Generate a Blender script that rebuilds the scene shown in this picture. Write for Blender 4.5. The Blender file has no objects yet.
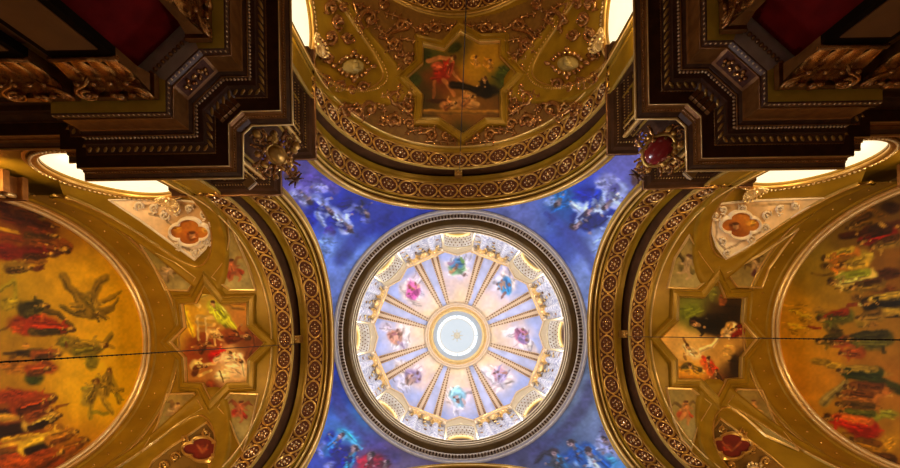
import bpy, math, random
import numpy as np
from mathutils import Vector, Matrix, Euler

random.seed(7)
PI = math.pi
scene = bpy.context.scene
COL = scene.collection

# ------------------------------------------------------------------ camera
F = 368.0                      # focal length in pixels of the 900 px frame
ZX, ZY = 453.0, 334.5          # where the zenith falls in the frame
CX, CY = -0.36, -0.10          # the eye stands a little off the axis of the church (eye height z = 0)
ROLL = 0.016
FLOOR = -1.6

def make_camera():
    cam = bpy.data.cameras.new('camera')
    cam.sensor_fit = 'HORIZONTAL'; cam.sensor_width = 36.0
    cam.lens = 36.0 * F / 900.0
    cam.shift_x = (450.0 - ZX) / 900.0
    cam.shift_y = (ZY - 234.0) / 900.0
    cam.clip_start = 0.05; cam.clip_end = 200
    o = bpy.data.objects.new('camera', cam); COL.objects.link(o)
    r = Vector((1, ROLL, 0)).normalized(); u = Vector((ROLL, -1, 0)).normalized(); b = Vector((0, 0, -1))
    m = Matrix((r, u, b)).transposed().to_4x4(); m.translation = Vector((CX, CY, 0))
    o.matrix_world = m
    scene.camera = o
make_camera()

def ray(px, py):
    ix, iy = px - ZX, py - ZY
    return ((ix - ROLL * iy) / F, (iy + ROLL * ix) / F)
def at_h(px, py, h):
    d = ray(px, py); return Vector((CX + d[0] * h, CY + d[1] * h, h))
def project(P):
    """world points (N,3) -> picture coordinates (N,2)"""
    P = np.asarray(P, dtype=float)
    vx = (P[:, 0] - CX) / P[:, 2] * F; vy = (P[:, 1] - CY) / P[:, 2] * F
    return np.stack([ZX + vx + ROLL * vy, ZY + vy - ROLL * vx], 1)

# ------------------------------------------------------------------ materials
def srgb(c):
    if isinstance(c, str): c = [int(c[i:i+2], 16) / 255 for i in (0, 2, 4)]
    return tuple(x / 12.92 if x <= 0.04045 else ((x + 0.055) / 1.055) ** 2.4 for x in c)

def mat(name, c1, c2=None, rough=0.5, metal=0.0, scale=3.0, bump=0.0, bscale=20.0, spec=0.5, detail=4.0):
    m = bpy.data.materials.new(name); m.use_nodes = True
    nt = m.node_tree; b = nt.nodes['Principled BSDF']
    b.inputs['Roughness'].default_value = rough; b.inputs['Metallic'].default_value = metal
    b.inputs['Specular IOR Level'].default_value = spec
    tc = nt.nodes.new('ShaderNodeTexCoord')
    if c2 is None:
        b.inputs['Base Color'].default_value = (*c1, 1)
    else:
        n = nt.nodes.new('ShaderNodeTexNoise'); n.inputs['Scale'].default_value = scale; n.inputs['Detail'].default_value = detail
        r = nt.nodes.new('ShaderNodeValToRGB')
        r.color_ramp.elements[0].position = 0.35; r.color_ramp.elements[1].position = 0.65
        r.color_ramp.elements[0].color = (*c1, 1); r.color_ramp.elements[1].color = (*c2, 1)
        nt.links.new(tc.outputs['Object'], n.inputs['Vector']); nt.links.new(n.outputs['Fac'], r.inputs['Fac'])
        nt.links.new(r.outputs['Color'], b.inputs['Base Color'])
    if bump:
        n2 = nt.nodes.new('ShaderNodeTexNoise'); n2.inputs['Scale'].default_value = bscale; n2.inputs['Detail'].default_value = 3
        bp = nt.nodes.new('ShaderNodeBump'); bp.inputs['Strength'].default_value = bump; bp.inputs['Distance'].default_value = 0.05
        nt.links.new(tc.outputs['Object'], n2.inputs['Vector']); nt.links.new(n2.outputs['Fac'], bp.inputs['Height'])
        nt.links.new(bp.outputs['Normal'], b.inputs['Normal'])
    return m

def emis(name, color, strength, base=.6):
    m = bpy.data.materials.new(name); m.use_nodes = True
    b = m.node_tree.nodes['Principled BSDF']
    b.inputs['Base Color'].default_value = (base, base, base, 1)
    b.inputs['Emission Color'].default_value = (*color, 1); b.inputs['Emission Strength'].default_value = strength
    return m

def paintmat(name, rough=0.55):
    m = bpy.data.materials.new(name); m.use_nodes = True
    nt = m.node_tree; b = nt.nodes['Principled BSDF']
    a = nt.nodes.new('ShaderNodeAttribute'); a.attribute_name = 'Col'
    nt.links.new(a.outputs['Color'], b.inputs['Base Color'])
    b.inputs['Roughness'].default_value = rough
    b.inputs['Specular IOR Level'].default_value = 0.3
    return m

M = dict(
    gold=mat('gilding', (0.50, 0.27, 0.055), (0.62, 0.36, 0.09), 0.32, 0.8, 4, 0.12, 30),
    leaf=mat('gilded_leafwork', (0.34, 0.13, 0.04), (0.62, 0.34, 0.11), 0.22, 0.85, 8, 0.2, 40),
    brightgold=mat('burnished_gold', (0.85, 0.58, 0.22), (0.90, 0.66, 0.30), 0.28, 0.7, 4),
    vault=mat('gold_vault_paint', (0.255, 0.134, 0.004), (0.345, 0.190, 0.007), 0.38, 0.35, 1.5, 0.05, 12),
    palegold=mat('pale_gold_moulding', (0.70, 0.44, 0.13), (0.80, 0.52, 0.17), 0.28, 0.65, 4),
    umber=mat('umber_paint', (0.045, 0.017, 0.005), (0.07, 0.026, 0.008), 0.7, 0.0, 3, spec=0.1),
    field=mat('dark_red_ground', (0.060, 0.014, 0.006), (0.11, 0.030, 0.009), 0.6, 0.0, 10, spec=.2),
    knob=mat('pale_gilt_knob', (0.90, 0.60, 0.30), None, 0.25, 0.5),
    bronze=mat('dark_bronze_stucco', (0.055, 0.017, 0.007), (0.09, 0.030, 0.010), 0.42, 0.15, 5),
    bronzegold=mat('tarnished_gilding', (0.20, 0.075, 0.014), (0.30, 0.125, 0.028), 0.36, 0.45, 5),
    brown=mat('brown_marble', (0.14, 0.050, 0.006), (0.18, 0.066, 0.008), 0.6, 0.0, 2),
    black=mat('blackened_recess', (0.012, 0.006, 0.003), None, 0.8, spec=.03),  # near black, the deep shadow on the pilaster shafts put into their colour
    red=mat('red_marble', (0.15, 0.004, 0.003), (0.22, 0.007, 0.005), 0.7, 0.0, 3, detail=8, spec=0.06),
    yellow=mat('yellow_ochre_stone', (0.62, 0.46, 0.05), (0.72, 0.54, 0.07), 0.55, 0.0, 3),
    grey=mat('grey_stone', (0.50, 0.44, 0.42), (0.60, 0.54, 0.52), 0.5, 0.0, 4),
    stone=mat('pale_stone', (0.45, 0.38, 0.32), (0.55, 0.48, 0.42), 0.5, 0.0, 4),
    ringstone=mat('grey_violet_stone', (0.15, 0.13, 0.15), (0.20, 0.18, 0.20), 0.5, 0.0, 4),
    cream=mat('cream_stucco', (0.80, 0.66, 0.46), (0.86, 0.74, 0.56), 0.5, 0.0, 5),
    white=mat('white_stucco', (0.82, 0.78, 0.72), (0.88, 0.86, 0.82), 0.5, 0.0, 5),
    tan=mat('tan_stucco', (0.60, 0.44, 0.28), (0.67, 0.51, 0.35), 0.5, 0.0, 6),
    ribdark=mat('brown_rib_notch', (0.20, 0.10, 0.045), None, 0.5),
    marble=mat('blue_veined_marble', (0.16, 0.21, 0.42), (0.84, 0.86, 0.92), 0.3, 0.0, 5.0, detail=8),
    olive=mat('olive_gold_ground', (0.30, 0.20, 0.05), (0.38, 0.26, 0.07), 0.5, 0.1, 5),
    panel=mat('khaki_ground', (0.40, 0.30, 0.12), (0.46, 0.34, 0.14), 0.5, 0.0, 5),
    orange=mat('orange_paint', (0.55, 0.20, 0.03), (0.66, 0.28, 0.05), 0.5, 0.0, 12),
    maroon=mat('maroon_paint', (0.20, 0.035, 0.012), (0.27, 0.05, 0.02), 0.5, 0.0, 12),
    ovalred=mat('red_enamel', (0.20, 0.012, 0.010), None, 0.2),
    purple=mat('purple_glass', (0.10, 0.05, 0.10), None, 0.2),
    iron=mat('blackened_iron', (0.02, 0.014, 0.010), None, 0.5, 0.5),
    lampbox=mat('tan_lamp_housing', (0.45, 0.27, 0.10), None, 0.4, 0.1),
    floor=mat('floor_marble', (0.25, 0.18, 0.13), (0.40, 0.31, 0.24), 0.3, 0.0, 0.8),
    wall=mat('ochre_wall', (0.30, 0.17, 0.05), (0.36, 0.21, 0.07), 0.55, 0.0, 1.5),
    paint=paintmat('fresco_paint'),
    ringbronze=mat('brown_ring_bronze', (0.075, 0.040, 0.010), (0.11, 0.062, 0.016), 0.4, 0.3, 2),
    spandrel=mat('brown_gold_ground', (0.16, 0.068, 0.008), (0.22, 0.10, 0.012), 0.5, 0.1, 6),
    edgegold=mat('edge_gilding', (0.80, 0.50, 0.17), (0.88, 0.58, 0.22), 0.32, 0.5, 4),
    rimcream=mat('cream_rim_stucco', (0.62, 0.47, 0.28), (0.70, 0.55, 0.35), 0.5, 0.0, 5),
    dentil=mat('fawn_dentil_stone', (0.34, 0.26, 0.20), (0.40, 0.32, 0.26), 0.5, 0.0, 4),
    lanternstone=mat('pale_blue_stone', (0.60, 0.64, 0.68), (0.66, 0.70, 0.74), 0.6, 0.0, 3),
    hood=mat('khaki_stucco', (0.50, 0.40, 0.24), (0.56, 0.46, 0.30), 0.5, 0.0, 5),
    pane=emis('daylit_glass', (1.0, 0.84, 0.52), 1.15),
    skypane=emis('lantern_glass', (0.90, 0.96, 1.0), 0.75),
    yellowglow=emis('yellow_tube_lamp', (1.0, 0.58, 0.04), 0.9),
)

# ------------------------------------------------------------------ mesh builder
class MB:
    def __init__(s): s.v = []; s.f = []; s.mi = []; s.sm = []
    def face(s, idx, mi=0, sm=False): s.f.append(tuple(idx)); s.mi.append(mi); s.sm.append(sm)
    def grid(s, rows, mi=0, sm=True, closed=False, cyc=False):
        """rows: list of equal-length point lists"""
        b = len(s.v); n = len(rows[0]); R = len(rows)
        for r in rows: s.v.extend(tuple(p) for p in r)
        for i in range(R if cyc else R - 1):
            i2 = (i + 1) % R
            for j in range(n if closed else n - 1):
                j2 = (j + 1) % n
                s.face((b + i*n + j, b + i*n + j2, b + i2*n + j2, b + i2*n + j), mi, sm)
    def tube(s, pts, r, n=6, mi=0, closed=False, caps=True):
        pts = [Vector(p) for p in pts]; N = len(pts)
        if N < 2: return
        rows = []; up = None
        for i, p in enumerate(pts):
            a = pts[i-1] if (i > 0 or closed) else p
            b = pts[(i+1) % N] if (i < N-1 or closed) else p
            t = (b - a)
            if t.length < 1e-9: t = Vector((0, 0, 1))
            t.normalize()
            if up is None:
                up = Vector((0, 0, 1)) if abs(t.z) < .9 else Vector((1, 0, 0))
            sd = t.cross(up)
            if sd.length < 1e-6: sd = t.orthogonal()
            sd.normalize(); up = sd.cross(t).normalized()
            rr = r(i / max(1, N-1)) if callable(r) else r
            rows.append([p + (sd * math.cos(2*PI*k/n) + up * math.sin(2*PI*k/n)) * rr for k in range(n)])
        b0 = len(s.v)
        s.grid(rows, mi, True, closed=True, cyc=closed)
        if caps and not closed:
            s.face(range(b0 + n - 1, b0 - 1, -1), mi); e = b0 + (N-1)*n; s.face(range(e, e + n), mi)
    def blob(s, c, ax, mi=0, n=6, m=4):
        """ellipsoid: centre c, three axis vectors"""
        c = Vector(c); X, Y, Z = [Vector(a) for a in ax]
        b = len(s.v); s.v.append(tuple(c + Z))
        for i in range(1, m):
            th = PI * i / m
            for k in range(n):
                ph = 2*PI*k/n
                s.v.append(tuple(c + Z*math.cos(th) + (X*math.cos(ph) + Y*math.sin(ph)) * math.sin(th)))
        s.v.append(tuple(c - Z)); e = len(s.v) - 1
        for k in range(n): s.face((b, b+1+k, b+1+(k+1) % n), mi, True)
        for i in range(m-2):
            for k in range(n):
                p = b+1+i*n; s.face((p+k, p+n+k, p+n+(k+1) % n, p+(k+1) % n), mi, True)
        p = b+1+(m-2)*n
        for k in range(n): s.face((p+k, e, p+(k+1) % n), mi, True)
    def ball(s, c, r, mi=0, n=6, m=4): s.blob(c, ((r,0,0),(0,r,0),(0,0,r)), mi, n, m)
    def box(s, c, d, rz=0, mi=0):
        c = Vector(c); R = Matrix.Rotation(rz, 3, 'Z'); b = len(s.v)
        for x in (-.5, .5):
            for y in (-.5, .5):
                for z in (-.5, .5): s.v.append(tuple(c + R @ Vector((x*d[0], y*d[1], z*d[2]))))
        for q in ((0,1,3,2),(4,6,7,5),(0,4,5,1),(2,3,7,6),(0,2,6,4),(1,5,7,3)): s.face([b+i for i in q], mi)
    def hexa(s, p, mi=0):
        """8 corners: 4 of one face then 4 of the opposite one"""
        b = len(s.v); s.v.extend(tuple(q) for q in p)
        for q in ((3,2,1,0),(4,5,6,7),(0,1,5,4),(1,2,6,5),(2,3,7,6),(3,0,4,7)): s.face([b+i for i in q], mi)
    def lathe(s, prof, n=96, mi=0, sm=True, c=(0, 0)):
        s.grid([[(c[0]+r*math.cos(2*PI*k/n), c[1]+r*math.sin(2*PI*k/n), h) for k in range(n)] for r, h in prof], mi, sm, closed=True)
    def prism(s, poly, h0, h1, mi=0):
        b = len(s.v); n = len(poly)
        for h in (h0, h1): s.v.extend((x, y, h) for x, y in poly)
        for k in range(n): s.face((b+k, b+(k+1) % n, b+n+(k+1) % n, b+n+k), mi)
        s.face(range(b+n, b+2*n), mi); s.face(range(b+n-1, b-1, -1), mi)
    def build(s, name, mats, parent=None, loc=None, colors=None, local=False, fix=True):
        me = bpy.data.meshes.new(name)
        V = np.array(s.v, dtype=float)
        o = None
        if loc is None: loc = Vector((0, 0, 0)) if (parent is not None or local) else Vector(V.mean(0))
        off = Vector(loc)
        if parent is not None and not local: off = Vector(loc) + world_loc(parent)
        if not local: V = V - np.array(off)
        me.from_pydata([tuple(p) for p in V], [], s.f)
        if not isinstance(mats, (list, tuple)): mats = [mats]
        for m in mats: me.materials.append(m)
        me.polygons.foreach_set('material_index', s.mi)
        me.polygons.foreach_set('use_smooth', s.sm)
        if colors is not None:
            at = me.color_attributes.new('Col', 'FLOAT_COLOR', 'POINT')
            c4 = np.ones((len(V), 4), dtype=np.float32); c4[:, :3] = colors
            at.data.foreach_set('color', c4.ravel())
        me.update()
        o = bpy.data.objects.new(name, me); COL.objects.link(o); o.location = loc
        if parent is not None: o.parent = parent
        return o

def world_loc(o):
    p = Vector(o.location)
    while o.parent is not None:
        o = o.parent; p = p + Vector(o.location)
    return p

def tag(o, label, cat, group=None, kind=None):
    o['label'] = label; o['category'] = cat
    if group: o['group'] = group
    if kind: o['kind'] = kind
    return o
def thing(name, label, cat, loc=(0, 0, 0), rz=0, group=None, kind=None):
    o = bpy.data.objects.new(name, None); COL.objects.link(o)
    o.location = loc; o.rotation_euler = (0, 0, rz); o.empty_display_size = 0.3
    return tag(o, label, cat, group, kind)
def struct(o, label=None):
    o['kind'] = 'structure'
    if label: o['label'] = label; o['category'] = o.name.split('_')[0]
    return o
def child_copy(o, parent):
    c = o.copy(); COL.objects.link(c); c.parent = parent
    for ch in list(o.children): child_copy(ch, c)
    return c

# ------------------------------------------------------------------ curves of the arches (arm frame: a = way out along the arm, t = across, h = up)
def curve(r, b, hs, n, leg, N=72, legn=3):
    """half arch as (t,h) points with inward normals, from one foot over the crown to the other"""
    pts = []
    for k in range(legn): pts.append((-r, leg + (hs - leg) * k / legn))
    for k in range(N + 1):
        u = PI - PI * k / N; c, s = math.cos(u), math.sin(u)
        pts.append((r * math.copysign(abs(c) ** (2/n), c), hs + b * max(0, s) ** (2/n)))
    for k in range(legn): pts.append((r, hs + (leg - hs) * (k+1) / legn))
    out = []
    for i, p in enumerate(pts):
        a = pts[max(0, i-1)]; q = pts[min(len(pts)-1, i+1)]
        dx, dy = q[0]-a[0], q[1]-a[1]; L = math.hypot(dx, dy) or 1
        out.append((p[0], p[1], dy/L, -dx/L))     # normal to the inside (towards the room)
    return out
def resample(cv, n):
    """n points evenly spaced along a curve, centred in equal steps"""
    L = [0]
    for i in range(1, len(cv)): L.append(L[-1] + math.hypot(cv[i][0]-cv[i-1][0], cv[i][1]-cv[i-1][1]))
    out = []
    for k in range(n):
        d = L[-1] * k / (n-1); i = 1
        while i < len(L)-1 and L[i] < d: i += 1
        f = (d - L[i-1]) / max(1e-9, L[i]-L[i-1])
        out.append(tuple(cv[i-1][j] + (cv[i][j]-cv[i-1][j]) * f for j in range(4)))
    return out
C1 = (4.85, 5.6, 11.35, 2.3)      # front order of the crossing arches
C2 = (4.60, 5.0, 11.40, 2.0)      # second order and the vault
END = 14.1
def on(c, a, e):
    """point at distance a along the arm, lifted e to the inside of curve point c"""
    return (a, c[0] + c[2]*e, c[1] + c[3]*e)
def sweep(mb, cv, prof, mi=0, sm=False):
    for (a0, e0), (a1, e1) in zip(prof[:-1], prof[1:]):
        mb.grid([[on(c, a0, e0) for c in cv], [on(c, a1, e1) for c in cv]], mi, True if sm else False)

ARMS = {'R': 0.0, 'L': PI, 'B': -PI/2, 'N': PI/2}
def arm2world(arm, p):
    a, t, h = p
    if arm == 'R': return Vector((a, t, h))
    if arm == 'L': return Vector((-a, -t, h))
    if arm == 'B': return Vector((t, -a, h))
    return Vector((-t, a, h))

def vault_hit(arm, lift=0.0, C=C2):
    r, b, hs, n = C
    def f(px, py):
        vx, vy = ray(px, py)
        if arm in 'LR': p, q = CY, vy
        else: p, q = CX, vx
        # ((p+q h)/r)^2 + ((h-hs)/b)^2 = 1
        A = (q/r)**2 + 1/b**2; B = p*q/r**2 - hs/b**2; Cc = (p/r)**2 + (hs/b)**2 - 1
        D = max(0.0, B*B - A*Cc); h = (-B + math.sqrt(D)) / A
        P = Vector((CX + vx*h, CY + vy*h, h))
        t = p + q*h; nt, nh = -t/r**2, -(h-hs)/b**2; L = math.hypot(nt, nh) or 1
        N = Vector((0, nt/L, nh/L)) if arm in 'LR' else Vector((nt/L, 0, nh/L))
        return P + N*lift
    return f

# ------------------------------------------------------------------ painting by strokes, in picture coordinates
def vnoise(P, s, seed=0):
    x = P[:, 0] / s + seed * 17.3; y = P[:, 1] / s + seed * 9.7
    xi = np.floor(x); yi = np.floor(y); fx = x - xi; fy = y - yi
    fx = fx*fx*(3-2*fx); fy = fy*fy*(3-2*fy)
    def h(i, j):
        v = np.sin(i*127.1 + j*311.7 + seed*74.7) * 43758.5453
        return v - np.floor(v)
    return (h(xi, yi)*(1-fx)*(1-fy) + h(xi+1, yi)*fx*(1-fy) + h(xi, yi+1)*(1-fx)*fy + h(xi+1, yi+1)*fx*fy) * 2 - 1
def hexrgb(c): return np.array([int(c[i:i+2], 16) / 255 for i in (0, 2, 4)])

def paint(P, base, strokes, gain=(1, 1, 1), warp=1.6, grain=0.10, seed=1, depth=1.0):
    P = np.asarray(P, dtype=float)
    Q = P + np.stack([vnoise(P, 6, seed) + .5*vnoise(P, 2.6, seed+1), vnoise(P, 6, seed+2) + .5*vnoise(P, 2.6, seed+3)], 1) * warp
    n = len(P); C = np.zeros((n, 3))
    if isinstance(base, str): C[:] = hexrgb(base)
    elif callable(base): C = base(Q)
    else:                       # list of (x, y, colour, reach): a blend of washes
        W = np.zeros(n)
        for x, y, c, s in base:
            w = np.exp(-((Q[:, 0]-x)**2 + (Q[:, 1]-y)**2) / (2*s*s)) + 1e-6
            C += w[:, None] * hexrgb(c); W += w
        C /= W[:, None]
    rg = random.Random(seed)
    def lum(c, f): return ''.join('%02x' % max(0, min(255, int(v*f))) for v in (int(c[0:2], 16), int(c[2:4], 16), int(c[4:6], 16)))
    todo = []
    for st in strokes:
        todo.append((st, True))
        if st[0] == 'e' and min(st[3], st[4]) > 2.3:           # folds and lights of the drapery inside a larger shape
            _, cx, cy, rx, ry, ang, col = st[:7]; ca, sa = math.cos(ang), math.sin(ang)
            for _k in range(3 + int(rx*ry/14)):
                u, v = rg.uniform(-.8, .8)*rx, rg.uniform(-.75, .75)*ry; L = rx*rg.uniform(.25, .5); b = rg.uniform(-.35, .35)
                p = [(cx+(u+d*L)*ca-(v+d*b*L)*sa, cy+(u+d*L)*sa+(v+d*b*L)*ca) for d in (-1, 0, 1)]
                todo.append((('l', p, rg.uniform(.6, 1.3), .4, lum(col, rg.choice((.5, .62, 1.3, 1.55))), 1.1, .55), False))
        elif st[0] == 'l' and max(st[2], st[3]) > 2.4 and (len(st) < 6 or st[5] < 1.2):
            pts = st[1]; w0 = st[2]
            for o_, f_ in ((-.5, 1.35), (.55, .55)):
                q = [(x + rg.uniform(-.3, .3), y + o_*w0) for x, y in pts]; todo.append((('l', q, .9, .6, lum(st[4], f_), 1.1, .55), False))
    for k, (st, big) in enumerate(todo):
        kind = st[0]
        if kind == 'e':
            _, cx, cy, rx, ry, ang, col = st[:7]; soft = st[7] if len(st) > 7 else .6; op = st[8] if len(st) > 8 else .88
            ca, sa = math.cos(ang), math.sin(ang)
            dx, dy = Q[:, 0]-cx, Q[:, 1]-cy
            d = np.sqrt(((dx*ca + dy*sa)/rx)**2 + ((-dx*sa + dy*ca)/ry)**2)
        else:
            _, pts, w0, w1, col = st[:5]; soft = st[5] if len(st) > 5 else .8; op = st[6] if len(st) > 6 else .85
            d = np.full(n, 1e9); m = len(pts) - 1
            for i in range(m):
                ax, ay = pts[i]; bx, by = pts[i+1]
                ux, uy = bx-ax, by-ay; L2 = ux*ux + uy*uy or 1e-9
                tt = np.clip(((Q[:, 0]-ax)*ux + (Q[:, 1]-ay)*uy)/L2, 0, 1)
                dd = np.hypot(Q[:, 0]-ax-tt*ux, Q[:, 1]-ay-tt*uy)
                g = (i + tt)/m; d = np.minimum(d, dd/(w0 + (w1-w0)*g))
        w = np.clip((1 + soft/2 - d) / soft, 0, 1)
        w = w*w*(3-2*w)*op
        I = w > .003
        if not I.any(): continue
        fold = 1 + .22*vnoise(Q[I], 3.4, seed+5+k) if big else 1 + .1*vnoise(Q[I], 3, seed+k)
        C[I] = C[I]*(1-w[I][:, None]) + (hexrgb(col)[None, :]*np.asarray(fold)[:, None])*w[I][:, None]
    C *= (1 + grain*vnoise(P, 9, seed+31) + grain*.6*vnoise(P, 2.2, seed+32))[:, None]
    C = np.clip(C, 0.0, 1.0)
    C = np.where(C <= .04045, C/12.92, ((C+.055)/1.055)**2.4)
    if depth != 1.0: C = .30*(C/.30)**depth
    return np.clip(C * np.array(gain), 0, 0.95)

def putto(x, y, s, body='b07a48', wing='7a5a2c', cloth=None, ang=0.0):
    """a small flying child: body, head, limbs, two wings, perhaps a cloth"""
    ca, sa = math.cos(ang), math.sin(ang)
    def q(u, v): return (x + s*(u*ca - v*sa), y + s*(u*sa + v*ca))
    o = [('l', [q(-.3, -.3), q(-1.1, -1.0), q(-1.5, -.6)], .28*s, .10*s, wing), ('l', [q(.2, -.4), q(.9, -1.1), q(1.4, -.9)], .28*s, .10*s, wing)]
    if cloth: o.append(('l', [q(-.6, .5), q(.2, .25), q(.9, .7)], .45*s, .25*s, cloth))
    o += [('l', [q(0, -.5), q(.1, .5)], .42*s, .34*s, body), ('l', [q(.1, .4), q(.55, 1.1), q(.3, 1.6)], .24*s, .12*s, body),
          ('l', [q(0, .4), q(-.5, 1.0), q(-.9, 1.1)], .24*s, .12*s, body), ('l', [q(-.2, -.3), q(-.9, .1)], .17*s, .10*s, body),
          ('l', [q(.2, -.3), q(.9, -.2)], .17*s, .10*s, body)]
    hx, hy = q(.05, -.95); o += [('e', hx, hy, .30*s, .32*s, 0, body), ('e', hx, hy-.14*s, .30*s, .18*s, 0, '4a2810')]
    return o

def saint(x, y, s, up, robe, cloak=None, skin='b88850', hair='3c200c', L=5.0, sway=.25, rg=random):
    """a robed figure: head at (x, y), head radius s px, 'up' the direction its crown points in the picture"""
    ux, uy = math.cos(up), math.sin(up); vx, vy = -uy, ux
    def q(d, w): return (x - ux*d*s + vx*w*s, y - uy*d*s + vy*w*s)
    def lum(c, f): return ''.join('%02x' % max(0, min(255, int(int(c[i:i+2], 16)*f))) for i in (0, 2, 4))
    o = [('l', [q(1.4, 0), q(2.6, sway*.5), q(L, sway*1.6)], 1.15*s, 1.9*s, robe, .7, .95)]
    if cloak: o += [('l', [q(1.2, .5), q(2.6, 1.0), q(L*.95, 1.3+sway)], .75*s, 1.05*s, cloak, .7, .95)]
    for k in range(6):
        w = rg.uniform(-1.0, 1.2); c = lum(cloak if (cloak and w > .3) else robe, rg.choice((.45, .6, 1.35, 1.6)))
        o.append(('l', [q(1.8+rg.random(), w*.6), q(3, w+.1), q(L*rg.uniform(.75, 1.0), w*1.4+sway)], .26*s, .14*s, c, .9, .7))
    o += [('l', [q(1.7, -.8), q(2.6, -1.6), q(2.0, -2.4)], .40*s, .26*s, lum(robe, 1.15), .7), ('e', *q(1.9, -2.6), .34*s, .34*s, 0, skin, .6),
          ('l', [q(1.8, .8), q(2.9, 1.2), q(2.7, .1)], .38*s, .24*s, lum(robe, .8), .7), ('e', *q(2.6, -.1), .32*s, .3*s, 0, skin, .6),
          ('l', [q(.7, 0), q(1.3, 0)], .42*s, .45*s, lum(skin, .75), .6), ('e', *q(0, 0), .86*s, .66*s, up, skin, .5),
          ('e', *q(-.34, .22), .72*s, .62*s, up, hair, .5), ('e', *q(.15, -.22), .42*s, .36*s, up, lum(skin, 1.15), .7), ('e', *q(.12, -.3), .14*s, .12*s, 0, hair, .6)]
    return o
def wings(x, y, s, up, col):
    ux, uy = math.cos(up), math.sin(up); vx, vy = -uy, ux
    def q(d, w): return (x + ux*d*s + vx*w*s, y + uy*d*s + vy*w*s)
    def lum(c, f): return ''.join('%02x' % max(0, min(255, int(int(c[i:i+2], 16)*f))) for i in (0, 2, 4))
    o = []
    for sd in (-1, 1):
        o.append(('l', [q(-1.6, sd*.7), q(-.4, sd*2.2), q(.6, sd*3.6)], .9*s, .35*s, col, .7))
        for k in range(4): o.append(('l', [q(-1.5+.2*k, sd*(1.0+.3*k)), q(-2.3+.35*k, sd*(2.0+.5*k))], .34*s, .14*s, lum(col, (.6, 1.3, .75, 1.2)[k]), .7))
    return o

def inside(poly, x, y):
    c = False; j = len(poly)-1
    for i in range(len(poly)):
        xi, yi = poly[i]; xj, yj = poly[j]
        if (yi > y) != (yj > y) and x < (xj-xi)*(y-yi)/(yj-yi) + xi: c = not c
        j = i
    return c

def canvas(name, poly, hit, parent, base, strokes, step=0.8, gain=(1, 1, 1), warp=1.4, seed=1, grain=.10):
    """a painted field on a real surface, bounded by a picture-space outline"""
    xs = [p[0] for p in poly]; ys = [p[1] for p in poly]
    nx = int((max(xs)-min(xs))/step)+2; ny = int((max(ys)-min(ys))/step)+2
    mb = MB(); idx = {}; px = []
    def vid(i, j):
        if (i, j) not in idx:
            x = min(xs)+i*step; y = min(ys)+j*step
            idx[i, j] = len(mb.v); mb.v.append(tuple(hit(x, y))); px.append((x, y))
        return idx[i, j]
    for i in range(nx):
        for j in range(ny):
            if inside(poly, min(xs)+(i+.5)*step, min(ys)+(j+.5)*step):
                mb.face((vid(i, j), vid(i, j+1), vid(i+1, j+1), vid(i+1, j)), 0, True)
    return mb.build(name, M['paint'], parent, colors=paint(px, base, strokes, gain, warp, grain, seed))

def densify(poly, closed=True, step=3.0):
    out = []; n = len(poly)
    for i in range(n if closed else n-1):
        a, b = poly[i], poly[(i+1) % n]; L = math.hypot(b[0]-a[0], b[1]-a[1]); k = max(1, int(L/step))
        for j in range(k): out.append((a[0]+(b[0]-a[0])*j/k, a[1]+(b[1]-a[1])*j/k))
    if not closed: out.append(poly[-1])
    return out
def offset(poly, d, closed=True):
    """mitred offset of a polyline; positive d to the left-hand side of travel in (x, y)"""
    n = len(poly); out = []
    for i in range(n):
        p = poly[i]
        a = poly[i-1] if (i > 0 or closed) else None; b = poly[(i+1) % n] if (i < n-1 or closed) else None
        def nrm(s, e):
            dx, dy = e[0]-s[0], e[1]-s[1]; L = math.hypot(dx, dy) or 1e-9; return (-dy/L, dx/L)
        if a is None: m = nrm(p, b); out.append((p[0]+m[0]*d, p[1]+m[1]*d)); continue
        if b is None: m = nrm(a, p); out.append((p[0]+m[0]*d, p[1]+m[1]*d)); continue
        n1, n2 = nrm(a, p), nrm(p, b); k = 1 + n1[0]*n2[0] + n1[1]*n2[1]
        if k < .55: k = .55
        out.append((p[0] + (n1[0]+n2[0])/k*d, p[1] + (n1[1]+n2[1])/k*d))
    return out
def area(poly): return sum(poly[i-1][0]*poly[i][1] - poly[i][0]*poly[i-1][1] for i in range(len(poly)))/2

def frame(name, poly, prof, hitf, parent, m, closed=True, sub=2.5, smooth=False):
    """moulding round an outline: prof = [(outward offset in px, lift in m)], hitf(lift) gives the surface"""
    sg = -1 if area(poly) > 0 else 1
    mb = MB(); rows = []
    for d, lift in prof:
        q = densify(offset(poly, sg*d, closed), closed, 1e9)
        q2 = []
        n = len(q)
        for i in range(n if closed else n-1):
            a, b = q[i], q[(i+1) % n]; A, B = poly[i], poly[(i+1) % n]
            k = max(1, int(math.hypot(B[0]-A[0], B[1]-A[1])/sub))
            for j in range(k): q2.append((a[0]+(b[0]-a[0])*j/k, a[1]+(b[1]-a[1])*j/k))
        if not closed: q2.append(q[-1])
        h = hitf(lift); rows.append([h(x, y) for x, y in q2])
    for r0, r1 in zip(rows[:-1], rows[1:]): mb.grid([r0, r1], 0, smooth, closed=closed)
    return mb.build(name, m, parent)

def smoothpath(pts, n=6):
    """Catmull-Rom through 2-D points"""
    out = []; N = len(pts)
    for i in range(N-1):
        p0 = pts[max(0, i-1)]; p1 = pts[i]; p2 = pts[i+1]; p3 = pts[min(N-1, i+2)]
        for k in range(n):
            t = k/n; q = []
            for c in (0, 1):
                q.append(.5*(2*p1[c] + (p2[c]-p0[c])*t + (2*p0[c]-5*p1[c]+4*p2[c]-p3[c])*t*t + (3*p1[c]-p0[c]-3*p2[c]+p3[c])*t**3))
            out.append(tuple(q))
    out.append(pts[-1]); return out

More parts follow.
